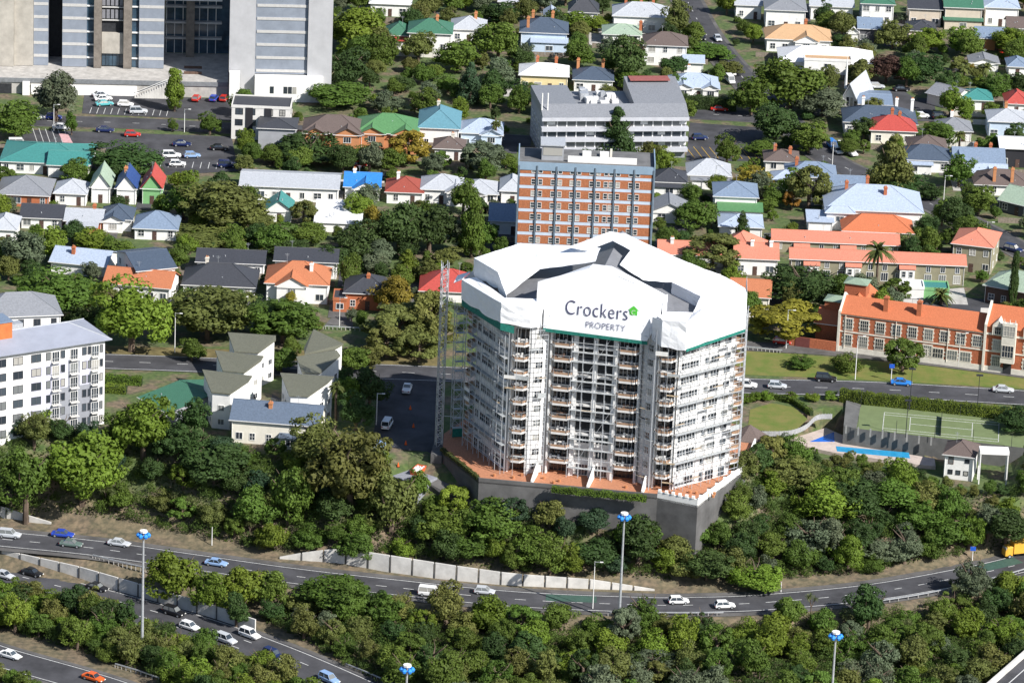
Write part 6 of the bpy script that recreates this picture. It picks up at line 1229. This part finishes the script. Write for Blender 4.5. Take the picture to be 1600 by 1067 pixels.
# ---------------------------------------------------------------- garden trees and shrubs filling the suburb
nsm=nbg=0; R=random.Random(21); fill=[]; tp=[(t[2],t[3]) for t in TREES]
for _ in range(14000):
    px,py=R.uniform(-30,1630),R.uniform(-15,520); p=U(px,py,0)
    small=R.random()<.45
    if small and nsm>=290 or not small and nbg>=290: continue
    rad=R.uniform(1.,1.8) if small else R.uniform(2.0,3.8)
    if onroad(p.x,p.y,rad*.6) or onfoot(p.x,p.y,rad*.7): continue
    if px<375 and 135<py<275: continue
    if px<520 and py<135: continue
    if 1070<px<1195 and 188<py<255 or 1370<px<1480 and 138<py<192 or 1395<px<1570 and 452<py<600 or 1130<px and py>505: continue
    # keep walls of buildings behind visible
    if any(abs(p.x-f[0])<f[3]+rad and 0<(f[1]-f[4])-p.y<(2.5 if small else 7.5) for f in FOOT): continue
    if any((p.x-a)**2+(p.y-b)**2<(rad+1.6)**2 for a,b in tp): continue
    tp.append((p.x,p.y)); fill.append((p.x,p.y,rad,small))
    nsm+=small; nbg+=not small
for x,y,rad,small in fill:
    ch=rad*R.uniform(1.5,2.2); s=R.choice(('mid','mid','dark','olive','bright','grey','mid','yellow' if R.random()<.15 else 'dark')); plant(x,y,0,rad,ch,ch*1.15,s,R.choice(('round','bush','oval','open') if small else ('round','round','oval','spread')),'garden_shrub' if small else 'garden_tree')
print('fill',len(fill))
# ---------------------------------------------------------------- tree labels
SECT={'on the wooded bank above the ramp':[(150,'on the bank below the white six-storey apartments'),(330,'on the bank below the green-roofed hall'),(520,'on the bank below the cream slate-roofed house'),(700,'on the bank left of the podium'),(880,'below the left half of the podium'),(9999,'below the right half of the podium')],
'on the slope below the pool and clubhouse':[(1240,'on the slope right of the podium'),(1360,'on the slope below the pool'),(1480,'on the slope left of the clubhouse'),(9999,'on the slope below the clubhouse')],
'in the planting between ramp and motorway':[(520,'left of the white van'),(700,'below the white retaining wall'),(880,'left of the tall central lamp post'),(1060,'at the central lamp post'),(1230,'right of the central lamp post'),(1400,'around the bottom right lamp post'),(9999,'toward the right edge')],
'in the scrub between motorway and slip road':[(110,'in the scrub at the left edge'),(225,'in the scrub left of the left lamp post'),(330,'in the scrub right of the left lamp post'),(9999,'at the right end of the left scrub')],
'in the bottom left corner':[(9999,'in the bottom left corner')],'in the low planting in front of the pool':[(1330,'in front of the wading pool'),(1450,'in front of the lap pool'),(9999,'in front of the clubhouse')]}
def rel(dx,dy): return ('left of' if dx<0 else 'right of') if abs(dx)>abs(dy) else ('behind' if dy<0 else 'in front of')
for o,sp,x,y,zc,lab,grp,sh in TREES:
    p=proj((x,y,zc)); b=SPD[sp]
    if sh=='column': b=b.replace('tree','columnar tree')
    if sh=='cone': b=b.replace('tree','conifer')
    if lab:
        zone=lab.split(' bush ')[1]; rd=o.children[0].scale[0]; size='large' if rd>3.2 else ('small' if rd<2.5 else 'medium')
        sec=next(q for xm,q in SECT[zone] if p[0]<xm); o['label']=size+' '+b.replace(' tree',' bush').replace(' broadleaf','')+' '+sec+((' beside the ramp' if p[1]<985 else ' well below the ramp') if zone.startswith('in the planting between') else ''); o['group']=grp
    else:
        if o.name.startswith('garden_shrub') or sh=='bush': b=b.replace(' tree',' shrub')
        q=min(LAND,key=lambda l:(l[0]-p[0])**2+2*(l[1]+8-p[1])**2); s=q[2]; s=s if s.startswith('the ') else 'the '+s; o['label']=b+' '+rel(p[0]-q[0],p[1]-q[1]-8)+' '+s; o['group']='suburb trees and shrubs'
    THINGS.append((o,p[0],p[1]))
by={}
for o,px,py in THINGS: by.setdefault(o['label'],[]).append((px,py,o))
ORD=['leftmost','second from left','third from left','fourth from left','fifth from left','sixth from left','seventh from left','eighth from left','ninth from left','tenth from left','eleventh from left','twelfth from left','thirteenth from left','fourteenth from left']
for lb,L in by.items():
    if 1<len(L)<=14:
        for i,(a,b,o) in enumerate(sorted(L,key=lambda t:t[0])): o['label']=(lb+', '+(ORD[i] if i<len(L)-1 else 'rightmost')).replace('  ',' '); suf=o['label'].rsplit(', ',1)[1]; w=lb.split(); o['label']=' '.join(w[:16-len(suf.split())])+', '+suf
for o,px,py in THINGS:
    w=o['label'].split()
    if len(w)>16: o['label']=' '.join(w[:16])
print('objects',len(bpy.data.objects))
